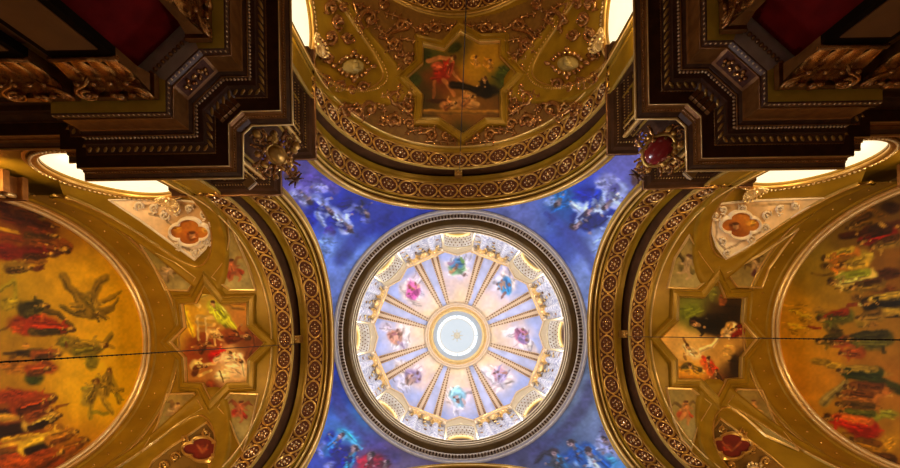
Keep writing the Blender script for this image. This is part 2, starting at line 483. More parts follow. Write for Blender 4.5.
def surf_tube(mb, pts, r, hit, mi=0, n=6, closed=False):
    mb.tube([hit(x, y) for x, y in pts], r, n, mi, closed)
def surf_blob(mb, x, y, rx, ry, ang, hit, thick, mi=0, n=6, m=4):
    """a leaf-like swelling on a surface, size given in px"""
    c = hit(x, y); ca, sa = math.cos(ang), math.sin(ang)
    X = hit(x + rx*ca, y + rx*sa) - c; Y = hit(x - ry*sa, y + ry*ca) - c
    N = X.cross(Y)
    if N.length < 1e-9: return
    N.normalize(); mb.blob(c, (X, Y, N*thick), mi, n, m)
def acanthus_scroll(mb, c, R, turns, start, sgn, hit, thick=.05, tail=None, leaves=9, rng=random):
    """a spiral stem with leaves budding off its outer side"""
    N = int(22*turns)+8; pts = []
    for i in range(N+1):
        f = i/N; a = start + sgn*f*turns*2*PI; r = R*(1-.86*f)
        pts.append((c[0]+r*math.cos(a), c[1]+r*math.sin(a)))
    allp = (smoothpath(list(tail)+[pts[0]], 5)[:-1] if tail else []) + pts
    L = len(allp)
    mb.tube([hit(x, y) for x, y in allp], lambda f: thick*(.55+.75*math.sin(PI*min(1, f*1.1+.05))), 6)
    surf_blob(mb, c[0], c[1], R*.22, R*.22, 0, hit, thick*2.2)
    for k in range(leaves):
        i = int((k+.5)/leaves*L*.8); i = min(L-2, max(1, i))
        (x0, y0), (x1, y1) = allp[i-1], allp[i+1]; t = math.atan2(y1-y0, x1-x0)
        side = -sgn if k % 3 else sgn
        a = t + side*(-.9 + .3*rng.random()); d = R*(.26+.12*rng.random())
        bx, by = allp[i]
        surf_blob(mb, bx+d*math.cos(a), by+d*math.sin(a), d*.95, d*.34, a, hit, thick*1.3)
        surf_blob(mb, bx+d*1.9*math.cos(a+.25*side), by+d*1.9*math.sin(a+.25*side), d*.30, d*.26, a, hit, thick*1.5)

# ================================================================== THE SETTING
mb = MB(); mb.grid([[(-30, -30, FLOOR), (30, -30, FLOOR)], [(-30, 30, FLOOR), (30, 30, FLOOR)]], 0, False)
struct(mb.build('floor', M['floor']), 'marble floor of the church under the dome')

# penetration of a clerestory window into the vault: edge on the vault, edge on the wall
PH = 3.80
def pen_w(q): return 1.95*max(0, 1-q)**.55*(1+.35*q)
def pen_ah(k, n, s=0.0):
    """point k of n along the pointed edge, grown by s"""
    u = 1-abs(2*k/n-1); q = 1-(1-u)**1.7; sd = -1 if k <= n/2 else 1
    return 10.4 + .40*q + sd*(pen_w(q)+s*(1-.6*q)), 11.4 + (PH + 1.5*s)*q
def pen_edge(sg, n=40):
    out = []
    for k in range(n+1):
        a, h = pen_ah(k, n)
        t = C2[0]*math.sqrt(max(0, 1-((h-C2[2])/C2[1])**2)); out.append((a, sg*t, h))
    return out
WA, WH, WR, WT = 10.3, 10.9, 1.5, 4.98
def wall_edge(sg, r, n=40):
    return [(WA - r*math.cos(PI*k/n), sg*WT, WH + r*math.sin(PI*k/n)) for k in range(n+1)]
def in_pen(a, h):
    q = (h-11.4)/PH
    if q >= 1: return False
    q = max(0, q); return abs(a - 10.4 - .40*q) < pen_w(q) - .03

cv_vault = curve(*C2, leg=11.3, N=180, legn=1)
def vault_mesh():
    mb = MB(); na = 80; idx = {}
    A = [8.2 + (END+.2-8.2)*i/na for i in range(na+1)]
    def vid(i, k):
        if (i, k) not in idx: idx[i, k] = len(mb.v); mb.v.append(on(cv_vault[k], A[i], 0))
        return idx[i, k]
    for i in range(na):
        for k in range(len(cv_vault)-1):
            if in_pen((A[i]+A[i+1])/2, (cv_vault[k][1]+cv_vault[k+1][1])/2): continue
            mb.face((vid(i, k), vid(i, k+1), vid(i+1, k+1), vid(i+1, k)), 0, True)
    return mb
def web_mesh(sg):
    mb = MB(); e0, e1 = pen_edge(sg), wall_edge(sg, WR+.22)
    rows = []
    for s in range(9):
        f = s/8; rows.append([Vector(p).lerp(Vector(q), f) for p, q in zip(e0, e1)])
    mb.grid(rows, 0, True); return mb
def clerestory_mesh(sg):
    mb = MB(); n = 64; inner = []; outer = []; back = []
    a0, a1, h0, h1 = 8.3, END+.1, 9.0, 13.3
    for k in range(n):
        th = 2*PI*k/n; c, s = math.cos(th), math.sin(th)
        inner.append((WA+WR*c, sg*WT, WH+WR*s)); back.append((WA+WR*c, sg*(WT+.08), WH+WR*s))
        ka = ((a1-WA) if c > 0 else (a0-WA))/c if abs(c) > 1e-6 else 1e9
        kh = ((h1-WH) if s > 0 else (h0-WH))/s if abs(s) > 1e-6 else 1e9
        kk = min(abs(ka), abs(kh)); outer.append((WA+kk*c, sg*WT, WH+kk*s))
    mb.grid([outer, inner, back], 0, False, closed=True); return mb

def beads(mb, pts, r, gap, mi=0, n=5, m=3):
    """small balls strung along a 3-D line"""
    pts = [Vector(p) for p in pts]; d = gap/2
    for a, b in zip(pts[:-1], pts[1:]):
        L = (b-a).length
        while d < L: mb.ball(a.lerp(b, d/max(L, 1e-9)), r, mi, n, m); d += gap
        d -= L

SIDE = {'L': 'left', 'R': 'right', 'B': 'back', 'N': 'front'}
vm, wallm, webms = None, None, {}
winno = 0
for arm in 'LRBN':
    rz = ARMS[arm]; nm = SIDE[arm]
    if vm is None:
        o = vault_mesh().build('ceiling_'+nm, M['vault'], local=True); vm = o.data
        o2 = [web_mesh(s).build('ceiling_web_'+nm, M['vault'], local=True) for s in (-1, 1)]
        o3 = [clerestory_mesh(s).build('wall_clerestory_'+nm, M['vault'], local=True) for s in (-1, 1)]
        webms = [x.data for x in o2]; wallm = [x.data for x in o3]
    else:
        o = bpy.data.objects.new('ceiling_'+nm, vm); COL.objects.link(o)
        o2 = []; o3 = []
        for k in range(2):
            x = bpy.data.objects.new('ceiling_web_'+nm, webms[k]); COL.objects.link(x); o2.append(x)
            x = bpy.data.objects.new('wall_clerestory_'+nm, wallm[k]); COL.objects.link(x); o3.append(x)
    for x in [o]+o2+o3: x.rotation_euler = (0, 0, rz); struct(x)
    struct(o, 'gold painted barrel vault over the %s arm' % nm)
    for x in o2: struct(x, 'curved vault web rising from a round window in the %s arm' % nm)
    for x in o3: struct(x, 'upper wall with a round window in the %s arm' % nm)
    if arm != 'N':
        mb = MB(); mb.box(((END+1.65 if arm == 'B' else END+.25), 0, 8.0), (.3, 12, 19.2)); w = mb.build('wall_'+nm, M['wall'], local=True)
        w.rotation_euler = (0, 0, rz); struct(w, 'end wall of the %s arm' % nm)

# round windows: frame, beading, acanthus clasp, pane
def leafcluster(mb, c, ax, ay, az, s, mi=0, n=7):
    """a fan of leaves: c the root, ax along, ay across, az out"""
    c, ax, ay, az = Vector(c), Vector(ax), Vector(ay), Vector(az)
    for k in range(n):
        a = (k-(n-1)/2)/(n-1)*2.6; d = ax*math.cos(a) + ay*math.sin(a)
        side = ax*-math.sin(a) + ay*math.cos(a); L = s*(1 - .25*abs(a)/1.3)
        mb.blob(c + d*L*.55 + az*s*.15, (d*L*.5, side*L*.15, az*L*.16 + d*L*.05), mi)
        mb.blob(c + d*L*1.02 + az*s*.28, (d*L*.10, side*L*.12, az*L*.12), mi)
    mb.blob(c + az*s*.3, (ax*s*.22, ay*s*.22, az*s*.25), mi)
WLAB = {('L', 1): 'bright round window above the left pier cornice, in the left arm',
        ('R', -1): 'bright round window above the right pier cornice, in the right arm',
        ('B', -1): 'narrow sliver of bright round window left of the back vault',
        ('B', 1): 'narrow sliver of bright round window right of the back vault',
        ('L', -1): 'round window on the near side of the left arm', ('R', 1): 'round window on the near side of the right arm'}
for (arm, sg), lab in WLAB.items():
    winno += 1
    root = thing('window_%d' % winno, lab, 'window', (0, 0, 0), ARMS[arm], kind='structure')
    mb = MB(); n = 64
    c0 = Vector((WA, sg*(WT+.06), WH)); b = len(mb.v); mb.v.append(tuple(c0))
    for k in range(n): th = 2*PI*k/n; mb.v.append((WA+WR*math.cos(th), sg*(WT+.06), WH+WR*math.sin(th)))
    for k in range(n): mb.face((b, b+1+k, b+1+(k+1) % n))
    mb.build('window_pane', M['pane'], root, local=True)
    mb = MB()
    def circ(r, t, nn=64): return [(WA+r*math.cos(2*PI*k/nn), sg*t, WH+r*math.sin(2*PI*k/nn)) for k in range(nn)]
    mb.tube(circ(WR+.10, WT-.05), .09, 8, closed=True)
    mb.tube(circ(WR+.26, WT-.04), .05, 6, closed=True)
    mb.build('window_frame', M['gold'], root, local=True)
    mb = MB(); q = circ(WR+.17, WT-.13); beads(mb, q+[q[0]], .045, .12)
    mb.build('bead_moulding', M['brightgold'], root, local=True)
    mb = MB()
    leafcluster(mb, (WA-.35, sg*(WT-.10), WH+WR+.05), (0, -sg*.55, .83), (1, 0, 0), (0, -sg, -.2), .42, 0, 9)
    leafcluster(mb, (WA-.35, sg*(WT-.12), WH+WR+.05), (-1, -sg*.1, -.2), (0, 0, 1), (0, -sg, 0), .34, 0, 5)
    leafcluster(mb, (WA-.35, sg*(WT-.12), WH+WR+.05), (1, -sg*.1, -.1), (0, 0, 1), (0, -sg, 0), .34, 0, 5)
    mb.build('acanthus_clasp', M['brightgold'], root, local=True)

# ================================================================== THE CROSSING ARCHES
cv1 = curve(*C1, leg=9.1, N=96, legn=4)
cv2 = curve(*C2, leg=9.1, N=96, legn=4)
def rosette_mesh():
    mb = MB()
    mb.blob((0, 0, .015), ((.050, 0, 0), (0, .050, 0), (0, 0, .055)), 1, 8, 5)
    for k in range(6):
        a = 2*PI*k/6; c, s = math.cos(a), math.sin(a)
        mb.blob((.105*c, .125*s, .01), ((.060*c, .070*s, 0), (-.034*s, .034*c, 0), (0, 0, .035)), 0)
        a += PI/6; c, s = math.cos(a), math.sin(a)
        mb.blob((.165*c, .200*s, .018), ((.034, 0, 0), (0, .034, 0), (0, 0, .036)), 1, 5, 4)
    return mb
ROS = None
def guilloche(root, cv, ac, half, N, e=0.0):
    """two interlacing strands along the arch, a rosette in every eye"""
    global ROS
    per = resample(cv, N*16+1)
    mb = MB()
    for sgn in (1, -1):
        mb.tube([on(per[i], ac + sgn*half*.88*math.sin(PI*i/16), e+.02+.012*sgn*math.cos(PI*i/16)) for i in range(len(per))], .024, 5)
    for i in range(8, len(per), 16):      # the eyes: a broad outer ring
        ring = []
        for k in range(18):
            f = 2*PI*k/18; x = min(len(per)-1.001, max(0, i + 7.0*math.cos(f))); j = int(x); fr = x-j
            c = tuple(per[j][q]+(per[j+1][q]-per[j][q])*fr for q in range(4)); ring.append(on(c, ac+half*.88*math.sin(f), e+.03))
        mb.tube(ring, .040, 5, closed=True)
    for i in range(0, len(per), 16):      # spandrel leaves between the eyes
        for s in (1, -1):
            c = Vector(on(per[i], ac+s*half*.72, e+.02)); u = Vector(on(per[min(len(per)-1, i+1)], ac+s*half*.72, e+.02)) - Vector(on(per[max(0, i-1)], ac+s*half*.72, e+.02)); u.normalize()
            mb.blob(c, (u*.085, (0, .0, 0) if False else Vector((1, 0, 0))*.05, Vector((0, per[i][2], per[i][3]))*.03))
    for s in (-1, 1):
        mb.tube([on(per[i], ac+s*half*.98, e+.02) for i in range(0, len(per), 4)], .022, 5)
    band = mb.build('guilloche_band', M['gold'], root, local=True)
    f = MB(); f.grid([[on(per[i], ac-half, e+.012) for i in range(0, len(per), 4)], [on(per[i], ac+half, e+.012) for i in range(0, len(per), 4)]], 0, True)
    f.build('band_ground', M['field'], band, local=True)
    for i in range(8, len(per), 16):
        c = per[i]
        if ROS is None:
            o = rosette_mesh().build('rosette', [M['leaf'], M['knob']], None, loc=(0, 0, 0), local=True); ROS = o.data
        else:
            o = bpy.data.objects.new('rosette', ROS); COL.objects.link(o)
        o.parent = band
        z = Vector((0, c[2], c[3])); x = Vector((1, 0, 0)); y = z.cross(x)
        m = Matrix((x, y, z)).transposed().to_4x4(); m.translation = Vector(on(c, ac, e+.02))
        o.matrix_local = m
    return band
ALAB = {'L': 'gilded crossing arch with two rosette bands opening to the left arm',
        'R': 'gilded crossing arch with two rosette bands opening to the right arm',
        'B': 'gilded crossing arch with two rosette bands opening to the top vault',
        'N': 'gilded crossing arch at the lower edge behind the dome ring'}
arch0 = None
for arm in 'LRBN':
    if arch0 is None:
        root = arch0 = thing('crossing_arch', ALAB[arm], 'arch', (0, 0, 0), ARMS[arm], group='gilded arches around the crossing')
        mb = MB()
        sweep(mb, cv1, [(6.34, 0), (7.05, 0)], 0, True)
        sweep(mb, cv1, [(7.05, 0), (7.06, .05), (7.11, .05), (7.12, 0), (7.24, -.015), (7.38, 0), (7.38, -1.0)], 0)
        mb.build('soffit', M['vault'], root, local=True)
        mb = MB()
        sweep(mb, cv1, [(6.0, -.31), (5.96, -.28), (5.91, -.26), (5.90, -.22), (5.97, -.18), (5.96, -.11)], 0)
        sweep(mb, cv1, [(5.96, -.11), (5.90, -.08), (5.88, -.02), (5.93, .035), (6.00, .03), (6.02, -.01)], 0, True)
        sweep(mb, cv1, [(6.02, -.01), (6.10, -.04), (6.14, .03), (6.18, .045), (6.22, .03)], 0, True)
        sweep(mb, cv1, [(6.22, .03), (6.23, -.02), (6.28, -.02), (6.285, .04), (6.34, .04), (6.34, 0)], 0)
        mb.build('archivolt', M['vault'], root, local=True)
        mb = MB()
        for a0, a1, e in ((6.03, 6.08, .012), (6.235, 6.28, -.012)): sweep(mb, cv1, [(a0, e), (a1, e)], 0)
        mb.build('dark_groove', M['umber'], root, local=True)
        mb = MB()
        sweep(mb, cv2, [(7.50, -1.0), (7.50, -.10)], 0)
        mb.build('umber_fascia', M['umber'], root, local=True)  # face coloured dark for the shade behind the front order
        mb = MB()
        sweep(mb, cv2, [(7.50, -.10), (7.47, -.05), (7.50, .03), (7.51, .03), (7.515, 0), (8.18, 0), (8.18, .05), (8.23, .05), (8.24, 0), (8.34, -.02), (8.36, .04), (8.42, .085), (8.48, .04), (8.49, 0), (8.7, 0)], 0, True)
        mb.build('second_order', M['vault'], root, local=True)
        mb = MB()
        for aa, cvv, rr in ((5.925, cv1, .045), (6.16, cv1, .03)): mb.tube([on(c, aa, .02) for c in cvv], rr, 6)
        mb.tube([on(c, 8.42, .075) for c in cv2], .028, 6)
        mb.build('bright_fillet', M['palegold'], root, local=True)
        guilloche(root, cv1[4:-4], 6.695, .350, 18)
        guilloche(root, cv2[4:-4], 7.848, .325, 17)
        # rosette boss bridging the dark groove at the crown
        mb = MB(); c = (0, C1[2]+C1[1], 0, -1)
        mb.box((7.43, 0, c[1]-.16), (.30, .34, .5))
        for k in range(8):
            a = 2*PI*k/8; mb.blob((7.43+.11*math.cos(a), .11*math.sin(a), c[1]-.42), ((.055*math.cos(a), .055*math.sin(a), 0), (-.04*math.sin(a), .04*math.cos(a), 0), (0, 0, .05)), 0)
        mb.ball((7.43, 0, c[1]-.45), .07)
        mb.build('keystone_boss', M['gold'], root, local=True)
    else:
        root = arch0.copy(); COL.objects.link(root); root.rotation_euler = (0, 0, ARMS[arm]); root['label'] = ALAB[arm]
        for ch in list(arch0.children): child_copy(ch, root)

# imposts under the arches: beaded blocks on the jambs
ILAB = {('L', 1): 'beaded impost block under the left arch, above the left pier cornice', ('R', -1): 'beaded impost block under the right arch, above the right pier cornice',
        ('B', -1): 'beaded impost block at the left foot of the top arch', ('B', 1): 'beaded impost block at the right foot of the top arch'}
for (arm, sg), lab in ILAB.items():
    root = thing('impost', lab, 'impost', (0, 0, 0), ARMS[arm])
    path = [(5.96, sg*6.2), (5.96, sg*4.86), (8.75, sg*4.86), (8.75, sg*5.2)]
    s = 1 if area(path + [(8, sg*7)]) < 0 else -1
    def off(d): return offset(path, s*d, False)
    t = off(.2)[1]
    if abs(t[1]) > 4.86: s = -s
    prof = [(0, 10.0), (0, 10.45), (.04, 10.5), (.04, 10.95), (.10, 11.0), (.12, 11.1), (.22, 11.22), (.24, 11.38), (.30, 11.45), (.30, 11.6), (0, 11.7)]
    mb = MB()
    for (d0, h0), (d1, h1) in zip(prof[:-1], prof[1:]):
        mb.grid([[(x, y, h0) for x, y in off(d0)], [(x, y, h1) for x, y in off(d1)]], 0, False)
    mb.build('block', M['umber'], root, local=True)
    mb = MB()
    for d, h, r in ((.06, 10.6, .020), (.08, 10.8, .020), (.14, 11.10, .026)): beads(mb, [(x, y, h) for x, y in off(d)], r, .085)
    mb.build('bead_moulding', M['gold'], root, local=True)
    mb = MB(); mb.tube([(x, y, 11.5) for x, y in off(.30)], .035, 5); mb.build('edge_fillet', M['bronzegold'], root, local=True)

#@@PART2@@
# ================================================================== PENDENTIVES (painted) 
PF = {(-1, -1): ((350, 229, 4.6, .75, 'a4a6d4', '14248c', 4.5), (331, 212, 4.2, .7, '8c90ca', '0c1c80', 4.5), (309, 201, 4.2, .8, '7a6cac', 'a09ccb', 4), (368, 214, 3.6, .9, '18287c', '5a5c98', 4)),
      (1, -1): ((575, 227, 5.0, 2.5, '12226e', 'aab0d8', 5), (588, 213, 4.6, 2.4, 'b0b4d8', '1c36a0', 4.5), (606, 206, 4.6, 2.4, 'a8acd4', '7068b0', 4.5), (558, 204, 4.2, 2.0, '0b60a0', '2a7cb4', 4), (614, 226, 4.2, 2.6, 'b0b4da', '14267c', 3.5)),
      (-1, 1): ((354, 449, 4.4, -.9, '0a1a84', '3a90b8', 5), (371, 455, 4.2, -1.1, 'a0163c', '5a1830', 5), (341, 436, 3.6, -.8, '2c6cb0', '0c2894', 5), (386, 463, 3.8, -1.2, '6a2a40', None, 4)),
      (1, 1): ((571, 444, 4.6, -2.2, '14529c', '2a6cae', 5), (588, 452, 4.6, -2.2, 'a6acc8', '1a56a0', 5), (554, 453, 4.2, -1.9, '42404c', '2c6c9c', 5), (604, 440, 4.2, -2.4, '8c8ab4', '76709c', 5))}
def pendentive(sx, sy, name, label, base, strokes, gain, seed):
    pr = random.Random(seed)
    strokes = strokes + [st for (x, y, z, up, robe, cloak, L_) in PF[sx, sy] for st in saint(x, y, z, up, robe, cloak, '9a7c80', '3a2838', L_, .3, pr)]
    ext = curve(C1[0]+.30, C1[1]+.30, C1[2], C1[3], leg=11.3, N=160, legn=1)
    hs = [(c[1], c[0]) for c in ext if c[0] >= -1e-6]; hs.sort()          # (h, t) rising
    def t_at(h):
        if h <= hs[0][0]: return hs[0][1]
        for (h0, t0), (h1, t1) in zip(hs[:-1], hs[1:]):
            if h <= h1: return t0 + (t1-t0)*(h-h0)/max(1e-9, h1-h0)
        return 0.0
    def h_low(ph):
        a = 6.0*math.tan(min(ph, PI/2-ph))
        if a >= hs[0][1]: return 10.5
        lo, hi = 11.35, hs[-1][0]
        for _ in range(40):
            m = (lo+hi)/2
            if t_at(m) > a: lo = m
            else: hi = m
        return lo
    mb = MB(); nP, nS = 170, 120; ix = {}
    HS = [10.5 + (17.26-10.5)*k/nS for k in range(nS+1)]; RS_ = [math.hypot(6.0, t_at(h)) for h in HS]; RS_[-1] = 6.0
    def vid(i, k):
        if (i, k) not in ix:
            ph = PI/2*i/nP; r = RS_[k]; ix[i, k] = len(mb.v); mb.v.append((sx*r*math.cos(ph), sy*r*math.sin(ph), HS[k]))
        return ix[i, k]
    for i in range(nP):
        hl = min(h_low(PI/2*i/nP), h_low(PI/2*(i+1)/nP)) - .07
        for k in range(nS):
            if HS[k+1] < hl: continue
            mb.face((vid(i, k), vid(i, k+1), vid(i+1, k+1), vid(i+1, k)), 0, True)
    cols = paint(project(mb.v), base, strokes, gain, 1.0, .12, seed, 1.22)
    o = mb.build(name, M['paint'], colors=cols)
    return tag(o, label, 'fresco', 'blue frescoes on the four pendentives')
PG = (.80, .98, 1.10)
pendentive(-1, -1, 'pendentive_fresco', 'blue fresco of robed figures on clouds, upper left of the dome ring',
  [(300, 190, '5a4c96', 16), (330, 215, '2a40a8', 16), (350, 210, '10288e', 14), (338, 245, '6a80c4', 16), (300, 178, '6c5aa0', 10), (375, 206, '2c3c9a', 12), (330, 280, '7080c0', 12)],
  [('e', 352, 205, 18, 8, -.1, '08187c'), ('e', 312, 216, 7, 12, .3, '0c1f8c'), ('l', [(302, 178), (318, 180), (336, 190)], 6, 5, '5c4a94'), ('e', 306, 200, 8, 7, .5, 'a09ccb'), ('e', 320, 188, 9, 5, .3, '8f88c2'),
   ('l', [(315, 204), (318, 216), (325, 226)], 3.5, 2, 'a4a8d4'), ('l', [(322, 210), (331, 216), (337, 214)], 4, 3, '9a96cc'), ('e', 346, 229, 7.5, 6.5, .2, 'b4b2d6'), ('e', 348, 229, 4, 3.4, 0, '5a3a70'), ('e', 349, 229, 1.8, 1.6, 0, 'a08ab0'),
   ('e', 330, 232, 5, 6, 0, '3c2474'), ('l', [(331, 221), (338, 222), (341, 226)], 1.3, 1, 'b8b8dc'), ('l', [(345, 212), (352, 209), (355, 203)], 2, 1.4, '8c90cc'), ('e', 366, 219, 5, 5, 0, '5a5c98'), ('e', 362, 212, 9, 4, .3, '10207c'),
   ('l', [(340, 260), (352, 243), (372, 228), (392, 217)], 6, 6, '1c2272', 1.4, .55), ('e', 327, 246, 8, 13, .2, '7c92cf', .8), ('e', 321, 262, 5, 9, .2, '5c78c2', .8), ('l', [(286, 176), (296, 182)], 3, 3, '4a2c30', .6)], PG, 3)
pendentive(1, -1, 'pendentive_fresco', 'blue fresco of figures in white and navy robes, upper right of the dome ring',
  [(545, 208, '5866ac', 14), (562, 205, '0d56a0', 12), (590, 195, '1c3cac', 14), (610, 185, '7a72b8', 14), (600, 250, '8896cc', 16), (625, 200, '6a6cb4', 12), (570, 240, '3c4c9c', 12), (530, 213, '6c70ac', 12)],
  [('e', 563, 202, 15, 8, -.3, '0b64a4'), ('e', 590, 196, 15, 9, .1, '0c2698'), ('e', 607, 182, 12, 9, -.2, '9c98cc'), ('e', 612, 193, 10, 4, .2, 'a6a2d0'), ('e', 598, 209, 11, 8, .1, 'b6bada'), ('l', [(592, 206), (599, 204), (606, 210), (598, 215)], 1.2, 1.2, '7078b4'),
   ('e', 579, 208, 6, 7, .2, '9ca4d2'), ('l', [(572, 204), (584, 214), (590, 220)], 3, 2, 'aab0d8'), ('l', [(575, 218), (585, 226), (600, 222), (612, 214)], 5, 5, '10206e'), ('e', 575, 227, 5, 5, 0, '35284a'), ('e', 575, 228, 2.2, 2.2, 0, '8a7a98'),
   ('e', 615, 224, 8, 8, .3, 'b0b4da'), ('e', 608, 230, 5, 4, 0, '9098cc'), ('e', 551, 201, 7, 5, -.3, '8a9ccc'), ('l', [(546, 213), (554, 218), (549, 224)], 2, 1.5, '2c3c80'), ('l', [(552, 216), (575, 238), (592, 260), (597, 275)], 6, 5, '3a3c84', 1.4, .5),
   ('e', 626, 198, 8, 10, 0, '7068b0', .8), ('e', 617, 205, 7, 5, 0, 'a8a6d2'), ('e', 601, 248, 9, 15, -.3, '92a0d4', .9), ('e', 636, 178, 5, 7, .2, '5c2c24', .7)], PG, 5)
pendentive(-1, 1, 'pendentive_fresco', 'blue fresco with a crimson-robed figure, lower left of the dome ring',
  [(333, 400, '1c3ea0', 12), (345, 430, '3478b4', 14), (330, 455, '3c4ca4', 14), (372, 458, '8a3058', 12), (370, 440, '4a5e9c', 12), (395, 462, '6a5a80', 12), (338, 420, '5a70b4', 10)],
  [('e', 350, 436, 13, 6, .5, '3c9ac0', .8), ('e', 341, 455, 15, 10, .1, '06147c'), ('e', 330, 440, 5, 9, .3, '0c2894'), ('e', 354, 449, 4.5, 4, 0, '8c7468'), ('e', 353, 451, 2.4, 2, 0, '4a3438'), ('e', 342, 437, 3, 4, .3, '7896b8'), ('e', 323, 449, 6, 8, .2, '7c80c4'),
   ('e', 333, 466, 9, 5, 0, '8484bc'), ('e', 373, 461, 13, 7, -.1, 'a0163c'), ('e', 371, 456, 4, 4, 0, '3c2020'), ('e', 385, 464, 6, 4, 0, '5a2838'), ('l', [(330, 385), (342, 412), (362, 436), (395, 458)], 6, 6, '443c80', 1.4, .6), ('l', [(362, 448), (350, 440), (338, 430)], 1.2, 1.2, '5aa4c8')], PG, 7)
pendentive(1, 1, 'pendentive_fresco', 'grey blue fresco with a cobalt-robed figure, lower right of the dome ring',
  [(590, 410, '727c9a', 14), (572, 435, '5a6688', 14), (540, 460, '504c70', 14), (600, 440, '7c84ac', 12), (560, 455, '3a5a90', 12), (610, 460, '5a8cc0', 12)],
  [('l', [(562, 462), (572, 455), (586, 448), (597, 458)], 6, 6, '12509c'), ('e', 571, 444, 4.5, 5, 0, '6c5a5c'), ('e', 572, 446, 2.2, 2.6, 0, 'a8949a'), ('e', 588, 452, 4, 5, 0, '9c94a4'), ('e', 584, 464, 9, 4, 0, 'a6b2cc'), ('e', 603, 445, 7, 11, 0, '9896bc', .7), ('e', 604, 432, 4, 8, 0, '76709c', .7),
   ('e', 609, 462, 10, 5, 0, '4a9ccc'), ('e', 554, 453, 6, 5, 0, '42343c'), ('e', 556, 464, 6, 5, 0, '2c6c9c'), ('l', [(592, 385), (584, 405), (564, 432), (535, 452)], 6, 6, '4a4270', 1.4, .6), ('l', [(536, 462), (545, 452), (552, 455)], 2.5, 2, '332c40')], PG, 9)

# ================================================================== RING CORNICE
root = thing('ring_cornice', 'grey and bronze dentilled cornice ring round the foot of the dome', 'cornice', (0, 0, 17.3))
mb = MB(); mb.lathe([(6.0, 17.24), (5.97, 17.26), (5.95, 17.34), (5.93, 17.38), (5.93, 17.56), (5.88, 17.66), (5.88, 17.9)], 160, 0, False)
mb.build('fascia', M['ringstone'], root)
mb = MB()
def torus(mb, R, h, r, n=160, mi=0): mb.tube([(R*math.cos(2*PI*k/n), R*math.sin(2*PI*k/n), h) for k in range(n)], r, 6, mi, closed=True)
torus(mb, 5.95, 17.36, .035); torus(mb, 5.90, 17.63, .03); torus(mb, 5.745, 17.88, .03)
mb.build('pale_fillet', M['stone'], root)
mb = MB(); N = 230
for k in range(N):
    a = 2*PI*k/N; c, s = math.cos(a), math.sin(a); mb.box((5.80*c, 5.80*s, 17.77), (.17, .085, .20), a)
mb.build('dentil_course', M['dentil'], root)
mb = MB(); mb.lathe([(5.885, 17.66), (5.87, 17.86), (5.73, 17.87), (5.73, 17.91)], 160, 0, False); mb.build('dentil_ground', M['umber'], root)
mb = MB(); mb.lathe([(5.73, 17.90), (5.60, 17.92), (5.47, 17.95), (5.43, 17.99), (5.43, 18.20), (5.40, 18.24)], 160, 0, False); mb.build('corona', M['ringbronze'], root)
mb = MB(); mb.lathe([(5.40, 18.24), (5.36, 18.26), (5.34, 18.36), (5.28, 18.46), (5.27, 18.56), (5.3, 18.6), (6.3, 18.62)], 160, 0, False); mb.build('crown_moulding', M['ringbronze'], root)
mb = MB(); torus(mb, 5.40, 18.24, .028); torus(mb, 5.335, 18.37, .025); torus(mb, 5.27, 18.53, .03); mb.build('cream_fillet', M['cream'], root)

